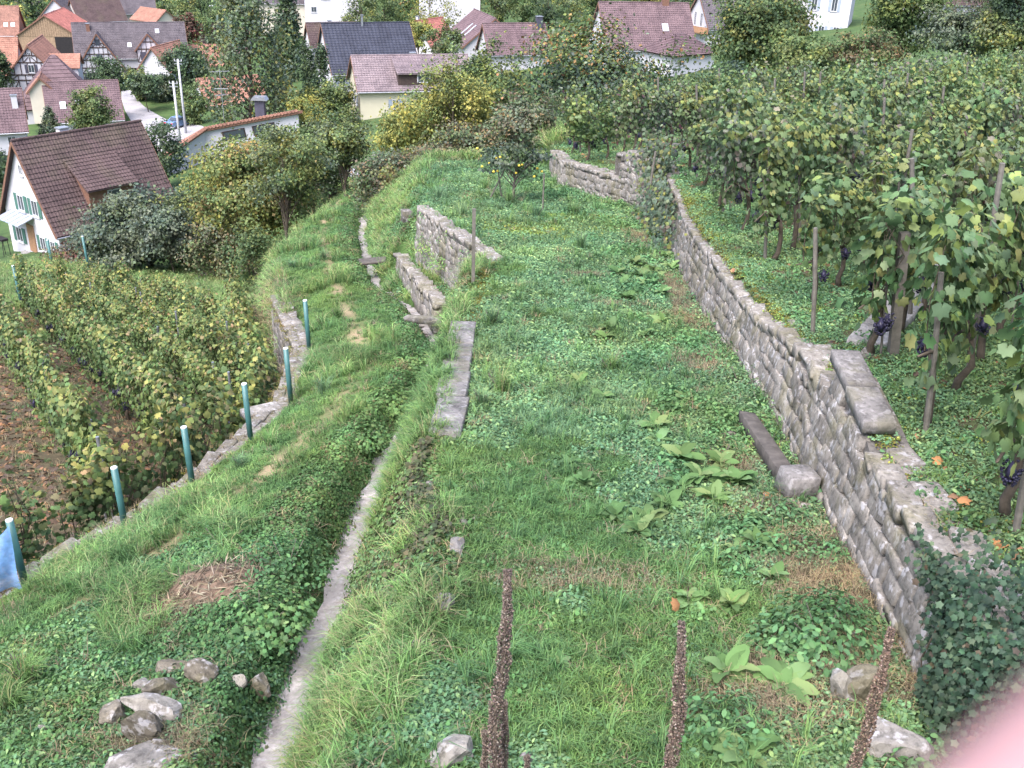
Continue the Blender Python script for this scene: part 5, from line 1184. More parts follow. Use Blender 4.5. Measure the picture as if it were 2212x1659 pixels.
def gn_group():
    ng = bpy.data.node_groups.new('tufts_on_points', 'GeometryNodeTree')
    ng.interface.new_socket('Geometry', in_out='INPUT', socket_type='NodeSocketGeometry'); ng.interface.new_socket('Geometry', in_out='OUTPUT', socket_type='NodeSocketGeometry')
    n = ng.nodes; gi, go = n.new('NodeGroupInput'), n.new('NodeGroupOutput'); ip = n.new('GeometryNodeInstanceOnPoints'); ci = n.new('GeometryNodeCollectionInfo')
    ci.inputs['Collection'].default_value = PROTO; ci.inputs['Separate Children'].default_value = True; ci.inputs['Reset Children'].default_value = True
    def at_(nm, ty):
        a = n.new('GeometryNodeInputNamedAttribute'); a.data_type = ty; a.inputs['Name'].default_value = nm; return a.outputs['Attribute']
    e2r = n.new('FunctionNodeEulerToRotation')
    ng.links.new(gi.outputs[0], ip.inputs['Points']); ng.links.new(ci.outputs[0], ip.inputs['Instance']); ip.inputs['Pick Instance'].default_value = True
    ng.links.new(at_('kind_index', 'INT'), ip.inputs['Instance Index']); ng.links.new(at_('turn', 'FLOAT_VECTOR'), e2r.inputs[0]); ng.links.new(e2r.outputs[0], ip.inputs['Rotation'])
    ng.links.new(at_('size', 'FLOAT_VECTOR'), ip.inputs['Scale']); ng.links.new(ip.outputs[0], go.inputs[0]); return ng
NG = gn_group()
def carpet(name, label, cat, X, Y, Z, K, S, tilt=.12, seed=0, slope=True):
    g = np.random.default_rng(seed); n = len(X); me = bpy.data.meshes.new(name); me.vertices.add(n); me.vertices.foreach_set('co', np.stack([X, Y, Z], 1).astype(np.float32).ravel())
    a = me.attributes.new('kind_index', 'INT', 'POINT'); a.data.foreach_set('value', np.asarray(K, np.int32))
    e = .06; sx = np.clip((ground(X + e, Y) - ground(X - e, Y)) / (2 * e), -1.2, 1.2); sy = np.clip((ground(X, Y + e) - ground(X, Y - e)) / (2 * e), -1.2, 1.2)
    # lean with the slope: blend of up and surface normal
    rot = np.zeros((n, 3), np.float32); rot[:, 0] = np.arctan(sy) * .6 + g.normal(0, tilt, n); rot[:, 1] = -np.arctan(sx) * .6 + g.normal(0, tilt, n); rot[:, 2] = g.uniform(0, 6.28, n)
    a = me.attributes.new('turn', 'FLOAT_VECTOR', 'POINT'); 
    # spin first (about own axis), then lean
    q = np.empty((n, 3), np.float32)
    cz, sz = np.cos(rot[:, 2]), np.sin(rot[:, 2])
    # XYZ euler applies X then Y then Z; rotate the lean into the spun frame
    lx, ly = rot[:, 0].copy(), rot[:, 1].copy(); q[:, 0] = lx * cz + ly * sz; q[:, 1] = -lx * sz + ly * cz; q[:, 2] = rot[:, 2]
    a.data.foreach_set('vector', q.ravel())
    a = me.attributes.new('size', 'FLOAT_VECTOR', 'POINT'); a.data.foreach_set('vector', np.repeat(np.asarray(S, np.float32)[:, None], 3, 1).ravel())
    o = link(name, me); md = o.modifiers.new('tufts', 'NODES'); md.node_group = NG
    return tag(o, label, cat, kind='stuff')
g = np.random.default_rng(21)
def sample(x0, x1, y0, y1, dens, keep, g):
    """dens(y) per m2, rejection by keep(x,y)->prob"""
    dm = float(np.max(dens(np.linspace(y0, y1, 50)))); n = int((x1 - x0) * (y1 - y0) * dm); X = g.uniform(x0, x1, n); Y = g.uniform(y0, y1, n)
    k = g.random(n) < dens(Y) / dm * np.clip(keep(X, Y), 0, 1); return X[k], Y[k]
yc_ = lambda Y: np.clip(Y, 2, 70)
def bare(X, Y):
    b_ = np.zeros_like(X)
    for cx_, cy_, rx_, ry_ in [(2.62, 6.5, .55, 1.1), (2.2, 5.2, .75, .42), (1.7, 4.9, .55, .3), (2.3, 7.7, .4, .3), (.6, 6.4, .7, .25), (2.35, 8.9, .4, .35), (2.55, 12.3, .3, .6), (2.8, 16, .25, 2.5), (1.3, 17.6, .5, .2), (-2.45, 5.4, .5, .35), (-3.15, 7.55, .42, .42), (2.75, 21.5, .3, 1.2), (1.5, 15.3, .35, .15)]: b_ = np.maximum(b_, blob(X, Y, cx_, cy_, rx_, ry_) * 1.25)
    return b_
dn = lambda Y: np.interp(Y, [3, 6, 9, 13, 20, 30, 40], [420, 420, 330, 210, 110, 55, 35])
sz = lambda Y: np.interp(Y, [3, 8, 14, 22, 34], [1, 1.02, 1.12, 1.35, 1.7])
# terrace
X, Y = sample(-3.5, 3.9, 3.2, 38, dn, lambda x, y: ((x > X_AE(y) - .02) & (x < X_RW(y) + .05) & ~((y > 9.2) & (y < 13.9) & (x < X_AE(y) + .34))) * (1 - bare(x, y)) * (1 - .5 * np.clip(wob(x, y, 2.3, 5.) - .55, 0, 1)), g)
u = wob(X, Y, .55, 1.3) + .35 * wob(X, Y, 2.1, 4.); v = wob(X, Y, .8, 6.1); r_ = g.random(len(X)); fx = (X - X_AE(Y)) / (X_RW(Y) - X_AE(Y))
K = np.where(r_ < .5, 0, 1)
K = np.where((u + .9 * (fx - .45) + .75 * np.clip((Y - 7) / 3, 0, 1) > .12) & (r_ < .82), np.where(g.random(len(X)) < .5, 4, 5), K)
K = np.where((Y > 9) & (v > .3) & (fx < .6) & (r_ < .5), np.where(g.random(len(X)) < .6, 11, 4), K)
K = np.where((r_ > .93), np.where(g.random(len(X)) < .5, 3, 8), K); K = np.where((fx > .62) & (wob(X, Y, 1.5, 8.) > .25) & (r_ < .35), 7, K)
K = np.where(blob(X, Y, .35, 22.0, 1.6, .8) + blob(X, Y, 1.6, 24.4, 1.2, .5) > g.random(len(X)) * 1.1, 6, K); K = np.where((fx < .1) & (Y > 13.5) & (Y < 19) & (r_ < .6), 12, K); K = np.where(r_ > .985, 9, K)
carpet('terrace_grass', 'short grass and small leafed weeds carpeting the middle terrace', 'grass', X, Y, ground(X, Y), K, sz(Y) * g.uniform(.7, 1.3, len(X)), seed=1)
# path strip
X, Y = sample(-11.2, -1.0, 3.2, 58, lambda Y: dn(Y) * np.interp(Y, [0, 30, 60], [.95, .9, .5]), lambda x, y: ((x > X_LW(yc_(y)) + .06) & (x < X_DC(y) - .19)) * (1 - .85 * np.exp(-((x - path_x(y)) / .2) ** 2) * (wob(x, y, .8, 2.) > -.3)) * (1 - bare(x, y)), g)
t_ = (X - X_LW(yc_(Y))) / (X_DC(Y) - X_LW(yc_(Y))); u = wob(X, Y, .6, 2.2); r_ = g.random(len(X))
K = np.where(r_ < .6, 0, 1); K = np.where((u > .2) & (r_ < .5), np.where(g.random(len(X)) < .5, 2, 3), K); K = np.where((t_ > .72) & (r_ < .75), np.where(g.random(len(X)) < .55, 8, 13), K)
K = np.where((t_ > .4) & (Y < 9) & (u < .2) & (r_ < .65), np.where(g.random(len(X)) < .4, 5, 8), K); K = np.where(r_ > .97, 9, K)
carpet('path_grass', 'tufted green grass covering the path strip above the lower vineyard', 'grass', X, Y, ground(X, Y), K, sz(Y) * g.uniform(.7, 1.35, len(X)), seed=2)
# ditch bank
X, Y = sample(-7, -.2, 3.2, 36, lambda Y: dn(Y) * .95, lambda x, y: ((x > X_DC(y) + .18) & (x < X_AE(y) + .08) & ~((np.abs(x - X_LOW(y) - .15) < .2) & (y > 19.2) & (y < 26))) * .95 * (.65 + .5 * (wob(x, y, 1.6, 3.3) > -.35)), g)
r_ = g.random(len(X)); u = wob(X, Y, 1.1, .7); K = np.where(u > .1, np.where(r_ < .5, 13, 5), np.where(r_ < .45, 2, 8)); K = np.where(r_ > .9, 9, K); K = np.where((blob(X, Y, -.85, 8.3, .4, .9) > .4) & (r_ < .7), 13, K); K = np.where((Y > 9.5) & (Y < 13) & (r_ < .6), 3, K)
carpet('bank_weeds', 'mixed weeds and long grass on the ditch bank', 'weeds', X, Y, ground(X, Y), K, sz(Y) * g.uniform(.7, 1.3, len(X)), seed=3)
# ledge plants hanging over the left side of the channel
X, Y = sample(-3.2, -1.3, 4, 30, lambda Y: dn(Y) * .5, lambda x, y: ((x > X_DC(y) - .6) & (x < X_DC(y) - .26)) * 1., g)
K = np.where(g.random(len(X)) < .6, 13, 8); carpet('ditch_edge_weeds', 'leafy weeds overhanging the pale channel', 'weeds', X, Y, ground(X, Y), K, sz(Y) * g.uniform(.6, 1.0, len(X)), seed=4)
# upper vineyard floor
X, Y = sample(.8, 26, 2.4, 46, lambda Y: dn(Y) * .62, lambda x, y: ((x > X_RW(yc_(y)) + .38) & (x < 5.5 + y * .62)) * np.where(wob(x, y, .9, 3.) > .35, .35, .95), g)
r_ = g.random(len(X)); K = np.where(r_ < .4, 4, np.where(r_ < .62, 5, np.where(r_ < .82, 0, np.where(r_ < .9, 6, np.where(r_ < .96, 10, 7)))))
carpet('vineyard_cover', 'low green ground cover between the upper vine rows', 'ground cover', X, Y, ground(X, Y), K, sz(Y) * g.uniform(.7, 1.2, len(X)), seed=5)
Y = g.uniform(5.5, 26, 1500); X = X_RW(Y) + .3 + np.abs(g.normal(0, .16, 1500)); K = np.where(g.random(1500) < .55, 12, np.where(g.random(1500) < .5, 6, 4)); carpet('wall_edge_moss', 'yellowish moss and small weeds along the top of the vineyard wall', 'moss', X, Y, np.maximum(ground(X, Y), hA(Y) + np.where(X < X_RW(Y) + .45, TOP_R(Y) - .02, 0)), K, sz(Y) * g.uniform(.5, 1.0, 1500), seed=15)
# lower vineyard floor: litter
X, Y = sample(-26, -4, 6, 56, lambda Y: np.interp(Y, [6, 15, 30, 56], [55, 45, 25, 10]), lambda x, y: (x < X_LW(y) - .5) * 1., g)
r_ = g.random(len(X)); K = np.where(r_ < .62, 10, np.where(r_ < .85, 1, 9)); K = np.where((Y > 30) & (X > -16) & (r_ < .8), 2, K)
carpet('vineyard_litter', 'fallen brown vine leaves on the lower vineyard soil', 'leaf litter', X, Y, ground(X, Y), K, sz(Y) * g.uniform(.8, 1.4, len(X)), seed=6)
# rough grass over the wall tops and further slopes
X, Y = sample(-30, 6, 36, 78, lambda Y: np.interp(Y, [36, 78], [14, 5]), lambda x, y: (((x > X_DC(yc_(y)) + .3) & (x < 4)) | (x < X_LW(yc_(y)) - 1)) * 1., g)
K = np.where(g.random(len(X)) < .7, 2, 9); carpet('slope_grass', 'rough grass on the slope towards the white house and the thicket', 'grass', X, Y, ground(X, Y), K, g.uniform(1.6, 2.8, len(X)), seed=7)
# dry earthy bank below the path
n = 5200; Y = g.uniform(20.5, 56, n) ** 1.0; X = X_LW(Y) - .2 + g.uniform(-1.0, .6, n) * np.interp(Y, [20, 24, 32, 56], [.25, .7, 1.4, 3.0]); r_ = g.random(n); K = np.where(r_ < .5, 9, np.where(r_ < .62, 2, 13)); carpet('path_bank_grass', 'dry grass and weeds on the earth bank below the path', 'grass', X, Y, ground(X, Y), K, sz(Y) * g.uniform(.8, 1.5, n), seed=18)
# dry straw on bare spots
X, Y = sample(-3.6, 3.2, 4.2, 23, lambda Y: 260 + 0 * Y, lambda x, y: bare(x, y) * .8 * ((x > X_AE(y)) | (x < X_DC(y) - .3)), g)
K = np.where(g.random(len(X)) < .75, 9, 4); carpet('dry_litter', 'dry brown straw and stalks on the bare patches', 'litter', X, Y, ground(X, Y) + .005, K, g.uniform(.6, 1.1, len(X)), seed=8)
# moss and weeds on the wall tops
Y = g.uniform(6.6, 22, 900); X = X_LW(Y) - g.uniform(.0, .4, 900); K = np.where(g.random(900) < .6, 12, 9); carpet('wall_moss', 'moss cushions and dry stems on the old path wall', 'moss', X, Y, -H_LW(Y) + .07, K, g.uniform(.5, 1.1, 900), seed=9)

# ------------------------------------------------------------------ single plants on the terrace
M_DOCKL = []
for i in range(6):
    gg = np.random.default_rng(500 + i); me = npmesh('leaf', DOCK * np.array([1 + .3 * gg.random(), 1, 1 + .5 * gg.random()]), DOCK_F, np.repeat(pick([((.115, .205, .07), 3), ((.14, .225, .09), 2), ((.095, .175, .06), 2)], 1, gg, .1), len(DOCK), 0), True); me.materials.append(M_GRASS); M_DOCKL.append(me)
def dock(px, py, L, label, group, seed, n=None):
    g = np.random.default_rng(seed); p = on(px, py); root = empty('dock_plant', tuple(map(float, p)), g.uniform(0, 6)); tag(root, label, 'plant', group); n = n or int(g.integers(13, 20)); L *= .7
    for i in range(n):
        o = bpy.data.objects.new('leaf', M_DOCKL[int(g.integers(6))]); COL.objects.link(o); o.parent = root; s = L * g.uniform(.6, 1.15)
        o.location = (0, 0, .01); o.rotation_euler = (g.uniform(.2, 1.15), g.normal(0, .2), i * 2.4 + g.normal(0, .3)); o.scale = (s, s, s)
DK = [(1470, 1000, .34), (1415, 930, .3), (1590, 1052, .34), (1400, 1132, .3), (1510, 1040, .32), (1630, 1182, .28), (1665, 1255, .22), (1490, 1305, .24), (1575, 1315, .24), (1690, 1490, .36), (1570, 1465, .32), (1330, 1122, .26), (1262, 1050, .26), (1480, 872, .28), (1250, 832, .26), (1320, 715, .3), (1380, 600, .34), (1345, 620, .3), (1430, 640, .3), (1600, 1645, .34), (1210, 1440, .14), (1555, 1010, .3), (1440, 1100, .28), (1300, 870, .24), (1620, 1130, .24), (1405, 590, .34), (1360, 690, .28), (1590, 1200, .2), (1230, 1010, .2), (1370, 575, .36), (1420, 605, .34), (1335, 595, .34), (1450, 585, .32), (1395, 620, .32), (1440, 560, .34), (1310, 735, .28), (1390, 730, .28), (1430, 700, .28), (1350, 650, .3), (1470, 1060, .3), (1540, 1085, .3), (1380, 1160, .28), (1420, 960, .28)]
for i, (px, py, L) in enumerate(DK):
    lb = 'broad leaved dock rosette in the weedy right part of the terrace'
    if i == 9: lb = 'largest dock plant with long drooping leaves near the bottom right corner'
    if i == 19: lb = 'dock plant at the bottom edge below the leafy mint patch'
    if i == 20: lb = 'tiny dock seedling alone in the short grass between the seed stalks'
    dock(px, py, L, lb, 'dock plants on the terrace', 600 + i)
def weed(px, py, rad, ht, n, size, pal, label, group, seed, Tm=(OVAL, OVAL_F), wide=1.0, name='weed_clump', feather=False):
    g = np.random.default_rng(seed); p = on(px, py); root = empty(name, tuple(map(float, p))); tag(root, label, 'weed', group)
    if feather: V, F, c = blade_tuft(n, ht, .006, rad * .5, pal, seed, .7, .5); me = npmesh('stems', V, F, c)
    else: V, F, c = leaf_tuft(int(n * 1.9), rad, ht, size * .68, pal, seed, *Tm, .7, wide); me = npmesh('leaves', V, F, c)
    o = link('stems' if feather else 'leaves', me, root, M_GRASS); tag(o, kind='stuff')
    mb = MB()
    for k in range(5): a = g.uniform(0, 6.28); mb.tube([(0, 0, -.03), (math.cos(a) * rad * .5, math.sin(a) * rad * .5, ht * .7)], .004, 4)
    mb.build('stalks', M_BARKG, root)
weed(1775, 1395, .46, .3, 420, .085, PNE, 'leafy mint patch at the foot of the near wall', None, 1); weed(1800, 1340, .26, .22, 160, .075, PNE, 'small mint clump just above the leafy mint patch', None, 2); weed(1690, 1395, .25, .2, 150, .08, PNE, 'loose mint clump left of the leafy mint patch', None, 3)
weed(1560, 1590, .3, .22, 220, .08, PNE, 'rounded nettle clump at the bottom edge right of the seed stalk', None, 4); weed(1740, 1192, .2, .16, 120, .06, PNE, 'small weed clump on bare earth by the wall foot', None, 5); weed(1795, 1202, .16, .15, 90, .06, PNE, 'second small weed clump touching the wall foot', None, 6)
weed(1545, 772, .4, .22, 260, .06, PNE, 'leafy clump against the middle of the vineyard wall', None, 7); weed(1600, 835, .45, .26, 300, .06, PCL, 'dense bluish clump below the wall weeds', None, 8); weed(1640, 890, .4, .25, 260, .06, PCL, 'bluish clump left of the old beam', None, 9)
weed(1660, 970, .26, .2, 200, .05, PG, 'bright green clump growing between beam and wall', None, 10); weed(1560, 990, .28, .18, 160, .06, PNE, 'leafy clump left of the old beam', None, 11); weed(1640, 1110, .3, .2, 200, .06, PCL, 'leafy clump below the stone block', None, 12)
weed(890, 800, .5, .35, 420, .08, PGd, 'dark leafy bramble clump hanging over the left ditch edge', None, 13, (IVY, IVY_F)); weed(850, 890, .5, .35, 420, .08, PGd, 'lower bramble clump hanging over the left ditch edge', None, 14, (IVY, IVY_F)); weed(780, 960, .4, .3, 300, .07, PGd, 'bramble clump where the channel emerges', None, 15, (IVY, IVY_F))
weed(900, 760, .4, .3, 320, .07, PNE, 'nettle clump above the brambles by the ditch', None, 16); weed(620, 1230, .5, .3, 380, .07, PNE, 'nettle patch right of the straw heap', None, 17); weed(560, 1350, .5, .28, 380, .075, PGd, 'bindweed patch below the straw heap', None, 18, (IVY, IVY_F)); weed(480, 1180, .45, .22, 260, .06, PGd, 'weed patch above the straw heap', None, 19)
weed(930, 545, .5, .35, 320, .08, PG, 'bushy weed on the small plot between the two low walls', None, 20); weed(960, 575, .45, .3, 300, .07, PG, 'second bushy weed on the small walled plot', None, 21)
for i, (px, py, rad, ht) in enumerate([(1255, 540, .2, .5), (1240, 462, .4, .35), (1065, 705, .25, .4), (1085, 850, .35, .38), (1040, 880, .2, .3), (730, 690, .28, .35), (700, 850, .3, .35), (585, 965, .3, .32), (630, 580, .25, .3), (790, 610, .3, .35), (700, 560, .35, .35), (650, 520, .4, .4), (1000, 470, .5, .45), (1100, 440, .5, .45), (950, 430, .5, .5), (1050, 410, .5, .45), (1160, 470, .35, .4), (1320, 800, .3, .25), (520, 1010, .2, .25), (60, 1480, .3, .4), (580, 1830, .2, .3)]):
    weed(px, py, rad, ht, 160, .05, PG if i % 2 else PCL, 'feathery green weed tuft rising above the surrounding grass', 'feathery weed tufts in the grass', 700 + i, feather=True, name='weed_tuft')

# ivy on the near end of the wall
def ivy(name, label, pts, nrm_f, n, parts, size, seed, pal=None, parent=None):
    g = np.random.default_rng(seed); pts = np.array(pts); c = pts.mean(0); root = empty(name, tuple(c)); tag(root, label, 'ivy')
    P = pts - c; nr = nrm_f + g.normal(0, .45, (len(P), 3)); Rm = frames(nr, g, .4, (0, 0, -1)); s = size * g.uniform(.6, 1.4, len(P)); pal = pal or [((.035, .065, .035), 4), ((.055, .095, .05), 3), ((.09, .12, .07), 1.6), ((.12, .16, .05), .6), ((.10, .07, .04), .4)]
    col = pick(pal, len(P), g, .2); V, F, cc = scatter(IVY, IVY_F, P[parts:], Rm[parts:], s[parts:], col[parts:]); tag(link('foliage', npmesh('foliage', V, F, cc), root, M_LEAF), kind='stuff')
    ms = []
    for i in range(10):
        me = npmesh('leaf', IVY, IVY_F, np.repeat(pick(pal, 1, g), len(IVY), 0)); me.materials.append(M_LEAF); ms.append(me)
    for i in range(parts):
        o = bpy.data.objects.new('leaf', ms[i % 10]); COL.objects.link(o); o.parent = root; o.matrix_local = Matrix.Translation(P[i]) @ Matrix(Rm[i].tolist()).to_4x4() @ Matrix.Scale(float(s[i]), 4)
    mb = MB()
    for k in range(8):
        q = [P[int(g.integers(len(P)))] for _ in range(1)][0]; e = np.array([q[0], q[1], P[:, 2].min()]); mb.tube([e, (e + q) / 2 + g.normal(0, .04, 3), q], .006, 4, cap=False)
    mb.build('stems', M_BARK, root)
g = np.random.default_rng(31); pts = []
while len(pts) < 6500:
    y = g.uniform(3.2, 6.75); x0 = float(X_RW(y)); h = g.uniform(0, 1) ; top = float(TOP_R(y)) + .12; lim = np.interp(y, [3.2, 4.85, 5.1, 5.4, 5.8, 6.2], [0, 0, .25, .72, .92, 1.15])
    if h < lim + g.normal(0, .07): continue
    if g.random() < .62: pts.append((x0 + .2 * h * top - abs(g.normal(0, .05)) - .02, y, float(hA(y)) + h * top))
    else: pts.append((x0 + g.uniform(.1, .75), y, float(hA(y)) + top + abs(g.normal(0, .05)) - .12 * max(0, 5 - y)))
ivy('wall_ivy', 'thick dark ivy covering the near end of the stone wall', pts, np.array([-.7, -.35, .6]), 6500, 300, .047, 41, [((.03, .055, .032), 4), ((.045, .08, .045), 3), ((.075, .105, .062), 1.4), ((.09, .07, .045), .4)])
pts = []
while len(pts) < 3000:
    y = g.normal(22.6, 1.2); x0 = float(X_RW(y)); h = g.uniform(0, 1.15); pts.append((x0 + .1 - abs(g.normal(0, .22)), y, float(hA(y)) + h * float(TOP_R(y)) + .02))
    if g.random() < .25: pts.append((x0 + g.normal(.05, .25), 24.2 + g.normal(0, .3), float(hA(24.2)) + float(TOP_R(24.2)) + .45 + g.normal(0, .28)))
ivy('corner_ivy', 'yellow-green ivy bush sprawling over the wall corner', pts, np.array([-.8, -.5, .5]), 3000, 60, .095, 42, [((.07, .10, .065), 4), ((.15, .17, .055), 1.2), ((.10, .13, .085), 3), ((.21, .21, .06), .5), ((.10, .075, .06), 1)])
pts = [(float(X_AE(y)) - abs(g.normal(.15, .2)), y, 0) for y in g.uniform(6.8, 9.0, 1100)]; pts = [(x, y, gz(x, y) + g.uniform(.02, .16)) for x, y, _ in pts]
ivy('bank_ivy', 'dull dark ivy mat on the ditch bank below the terrace edge', pts, np.array([-.5, -.2, .9]), 1100, 60, .055, 43, [((.05, .06, .035), 3), ((.09, .085, .05), 2), ((.07, .10, .04), 2)])

# ------------------------------------------------------------------ stones, beams, posts
def R_(px, py, size, mat, label, seed, rz=0., up=.3, name='rock', group=None):
    p = on(px, py); return rock(name, (float(p[0]), float(p[1]), float(p[2]) + size[2] * up * .42 + .01), size, mat, label, seed, rz, group=group)
R_(315, 1590, (.44, .3, .3), M_ROCK, 'brown faced boulder at the front of the stone pile', 1, -.1, .7); R_(330, 1545, (.52, .24, .22), M_ROCKW, 'long white capped stone lying behind the front boulder', 2, -.25, 1.0); R_(245, 1560, (.28, .2, .24), M_ROCK, 'tan stone left of the front boulder', 3, .6, .6)
R_(350, 1500, (.3, .24, .2), M_ROCK, 'squat stone in the middle of the stone pile', 4, .2, .8); R_(430, 1470, (.32, .26, .22), M_ROCK, 'flat topped stone at the back right of the pile', 5, 0, .8); R_(365, 1450, (.26, .2, .16), M_ROCK, 'tilted tan stone at the top of the pile', 6, .5, .6)
R_(300, 1490, (.2, .16, .13), M_ROCKW, 'small white stone left in the pile', 7); R_(555, 1505, (.26, .26, .34), M_ROCK, 'rounded dark stone with white foot right of the pile', 8, .2, .5); R_(510, 1480, (.18, .15, .16), M_ROCKW, 'small white marked stone beside the rounded dark stone', 9)
R_(330, 1655, (.62, .42, .14), M_ROCKW, 'flat white slab at the bottom edge below the pile', 10, .2, .4); R_(345, 1615, (.16, .14, .12), M_ROCK, 'small mossy stone under the front boulder', 11); R_(98, 1580, (.12, .1, .09), M_ROCKW, 'lone small pale stone in the grass at the left', 12)
R_(965, 1310, (.18, .3, .2), M_SLAB, 'grey edging stone on the terrace rim', 13, .1); R_(985, 1190, (.14, .3, .16), M_SLAB, 'narrow grey edging stone further along the terrace rim', 14, -.1); R_(1000, 1135, (.14, .12, .09), M_ROCKW, 'small pale stone at the terrace rim', 15); R_(1028, 1125, (.1, .09, .07), M_ROCKW, 'pale pebble lying in the grass', 16)
R_(830, 1400, (.3, .14, .1), M_SLAB, 'thin grey stone flake on the ditch bank', 17, .5); R_(862, 1375, (.12, .1, .14), M_ROCK, 'tan stone standing behind the grey flake', 18); R_(912, 1398, (.16, .13, .08), M_ROCKW, 'white stone at the top of the ditch bank', 19); R_(970, 1640, (.36, .24, .16), M_ROCKW, 'white rock at the bottom edge left of the seed stalk', 20, .1, .5)
R_(1860, 1500, (.4, .32, .32), M_ROCK, 'brown boulder at the foot of the ivy', 21, .3, .6); R_(1815, 1505, (.2, .2, .3), M_ROCKW, 'white stone leaning on the brown boulder', 22, .1, .5); R_(1925, 1625, (.46, .4, .34), M_ROCKW, 'large white and brown rock in the bottom right', 23, .2, .4)
R_(930, 1060, (.14, .2, .1), M_ROCKW, 'white stone where the old rim meets the coping', 24, .2); R_(1495, 660, (.16, .12, .1), M_ROCK, 'stone fallen at the foot of the wall', 25); R_(1875, 770, (.24, .2, .12), M_ROCKW, 'pale stone between the concrete channel and the coping', 26, .3); R_(1140, 1645, (.14, .1, .06), M_SLAB, 'grey stone beside the small seed stalk', 27)
R_(1575, 950, (.26, .2, .16), M_ROCK, 'grey stone under the upper end of the old beam', 28, .4); R_(1720, 1095, (.3, .18, .1), M_ROCK, 'dark flat stone under the stone block', 29, .2)
# beam and block
a, b_ = on(1612, 925), on(1700, 1062); mb = MB(); V, q_, t_ = chamfer_box(3, .06, .05); d = Vector(b_ - a); yaw = math.atan2(d.y, d.x)
block('wooden_beam', tuple((a + b_) / 2 + np.array([0, 0, .12])), (d.length + .1, .17, .14), plain('old_wood', (.075, .066, .06), .9, .4, 9, bmp=.5), (0, -math.asin(d.z / d.length), yaw), 'old grey wooden beam lying beside the vineyard wall', 'beam', 3)
p = on(1712, 1075); block('stone_block', (p[0] + .04, p[1] + .05, p[2] + .14), (.32, .27, .24), M_SLAB, (.05, .08, .25), 'squared stone block resting on the lower end of the beam', 'stone', 4)
# bridges over the ditch
yb = 19.3; block('stone_plank', (float(X_DC(yb)) + .05, yb, float(-H_DL(yb)) + .06), (1.25, .17, .14), M_SLAB, (0, .03, .03), 'pale stone plank bridging the ditch near the low wall', 'plank', 6)
yb = 26.6; block('board_bridge', (float(X_DC(yb)) + .25, yb, float(-H_DL(yb)) + .14), (1.45, .42, .07), plain('old_wood', (.12, .105, .095)), (0, -.1, .1), 'dark wooden board bridging the far ditch', 'board', 7)
p = on(880, 478); block('stone_stub', (p[0], p[1], p[2] + .15), (.3, .25, .35), M_MORTAR, (0, 0, .3), 'dark stone stub at the far end of the plot wall', 'stone', 8)
p = at(600, 885, 17.0); block('pale_slab', (-4.15, 14.6, float(-H_LW(14.6)) + .07), (.62, .3, .13), M_ROCKW, (0, .03, .62), 'pale dressed stone slab lying on the path wall', 'slab', 9)
p = on(90, 792); block('white_marker', (p[0], p[1], p[2] + .2), (.5, .25, .3), M_ROCKW, (0, 0, .3), 'white stone block between the lower vine rows', 'stone', 10)
# fence pipes
M_PIPE = plain('pipe_green', (.045, .13, .13), .45, .15, 6, spec=.5); M_CAP = plain('pipe_cap', (.6, .63, .64), .5, .1)
FP = [(-5.5, 9.17, .88, 'first green fence pipe, hung with blue netting'), (-4.85, 10.5, .92, 'green fence pipe standing on the path wall, second from the netting'), (-4.38, 11.73, .96, 'green fence pipe on the path wall, third from the netting'), (-3.99, 13.34, 1.0, 'green fence pipe on the path wall, fourth from the netting'), (-3.74, 15.0, 1.02, 'green fence pipe beside the pale dressed slab'), (-4.0, 17.8, 1.05, 'farthest green fence pipe on the path wall')]
def pipe(x, y, z, h, label, lean=0.0, r=.042):
    o = empty('fence_pipe', (x, y, z)); o.rotation_euler = (0, lean, 0); tag(o, label, 'fence post', 'green fence pipes'); mb = MB(); mb.tube([(0, 0, -.1), (0, 0, h)], r, 14); mb.build('pipe', M_PIPE, o, True)
    mb = MB(); mb.tube([(0, 0, h), (0, 0, h + .015)], r * .97, 14); mb.build('cap', M_CAP, o); mb = MB(); mb.tube([(0, 0, -.02), (0, 0, .015)], r * 1.9, 10); mb.build('base', M_CONC, o)
for x, y, h, lb in FP: pipe(x, y, float(-H_LW(y)) + .07, h, lb, -.02)
for px, py, dt, h, lb in [(50, 672, 39, 1.9, 'green fence pipe at the far left corner of the lower vineyard'), (120, 607, 50, 2.2, 'green fence pipe in front of the white house corner'), (195, 600, 52, 2.3, 'green fence pipe before the reddish bush'), (58, 622, 48, 1.4, 'short green fence pipe near the barbecue')]:
    p = on(px, py); pipe(float(p[0]), float(p[1]), float(p[2]), h, lb, -.03, .06)
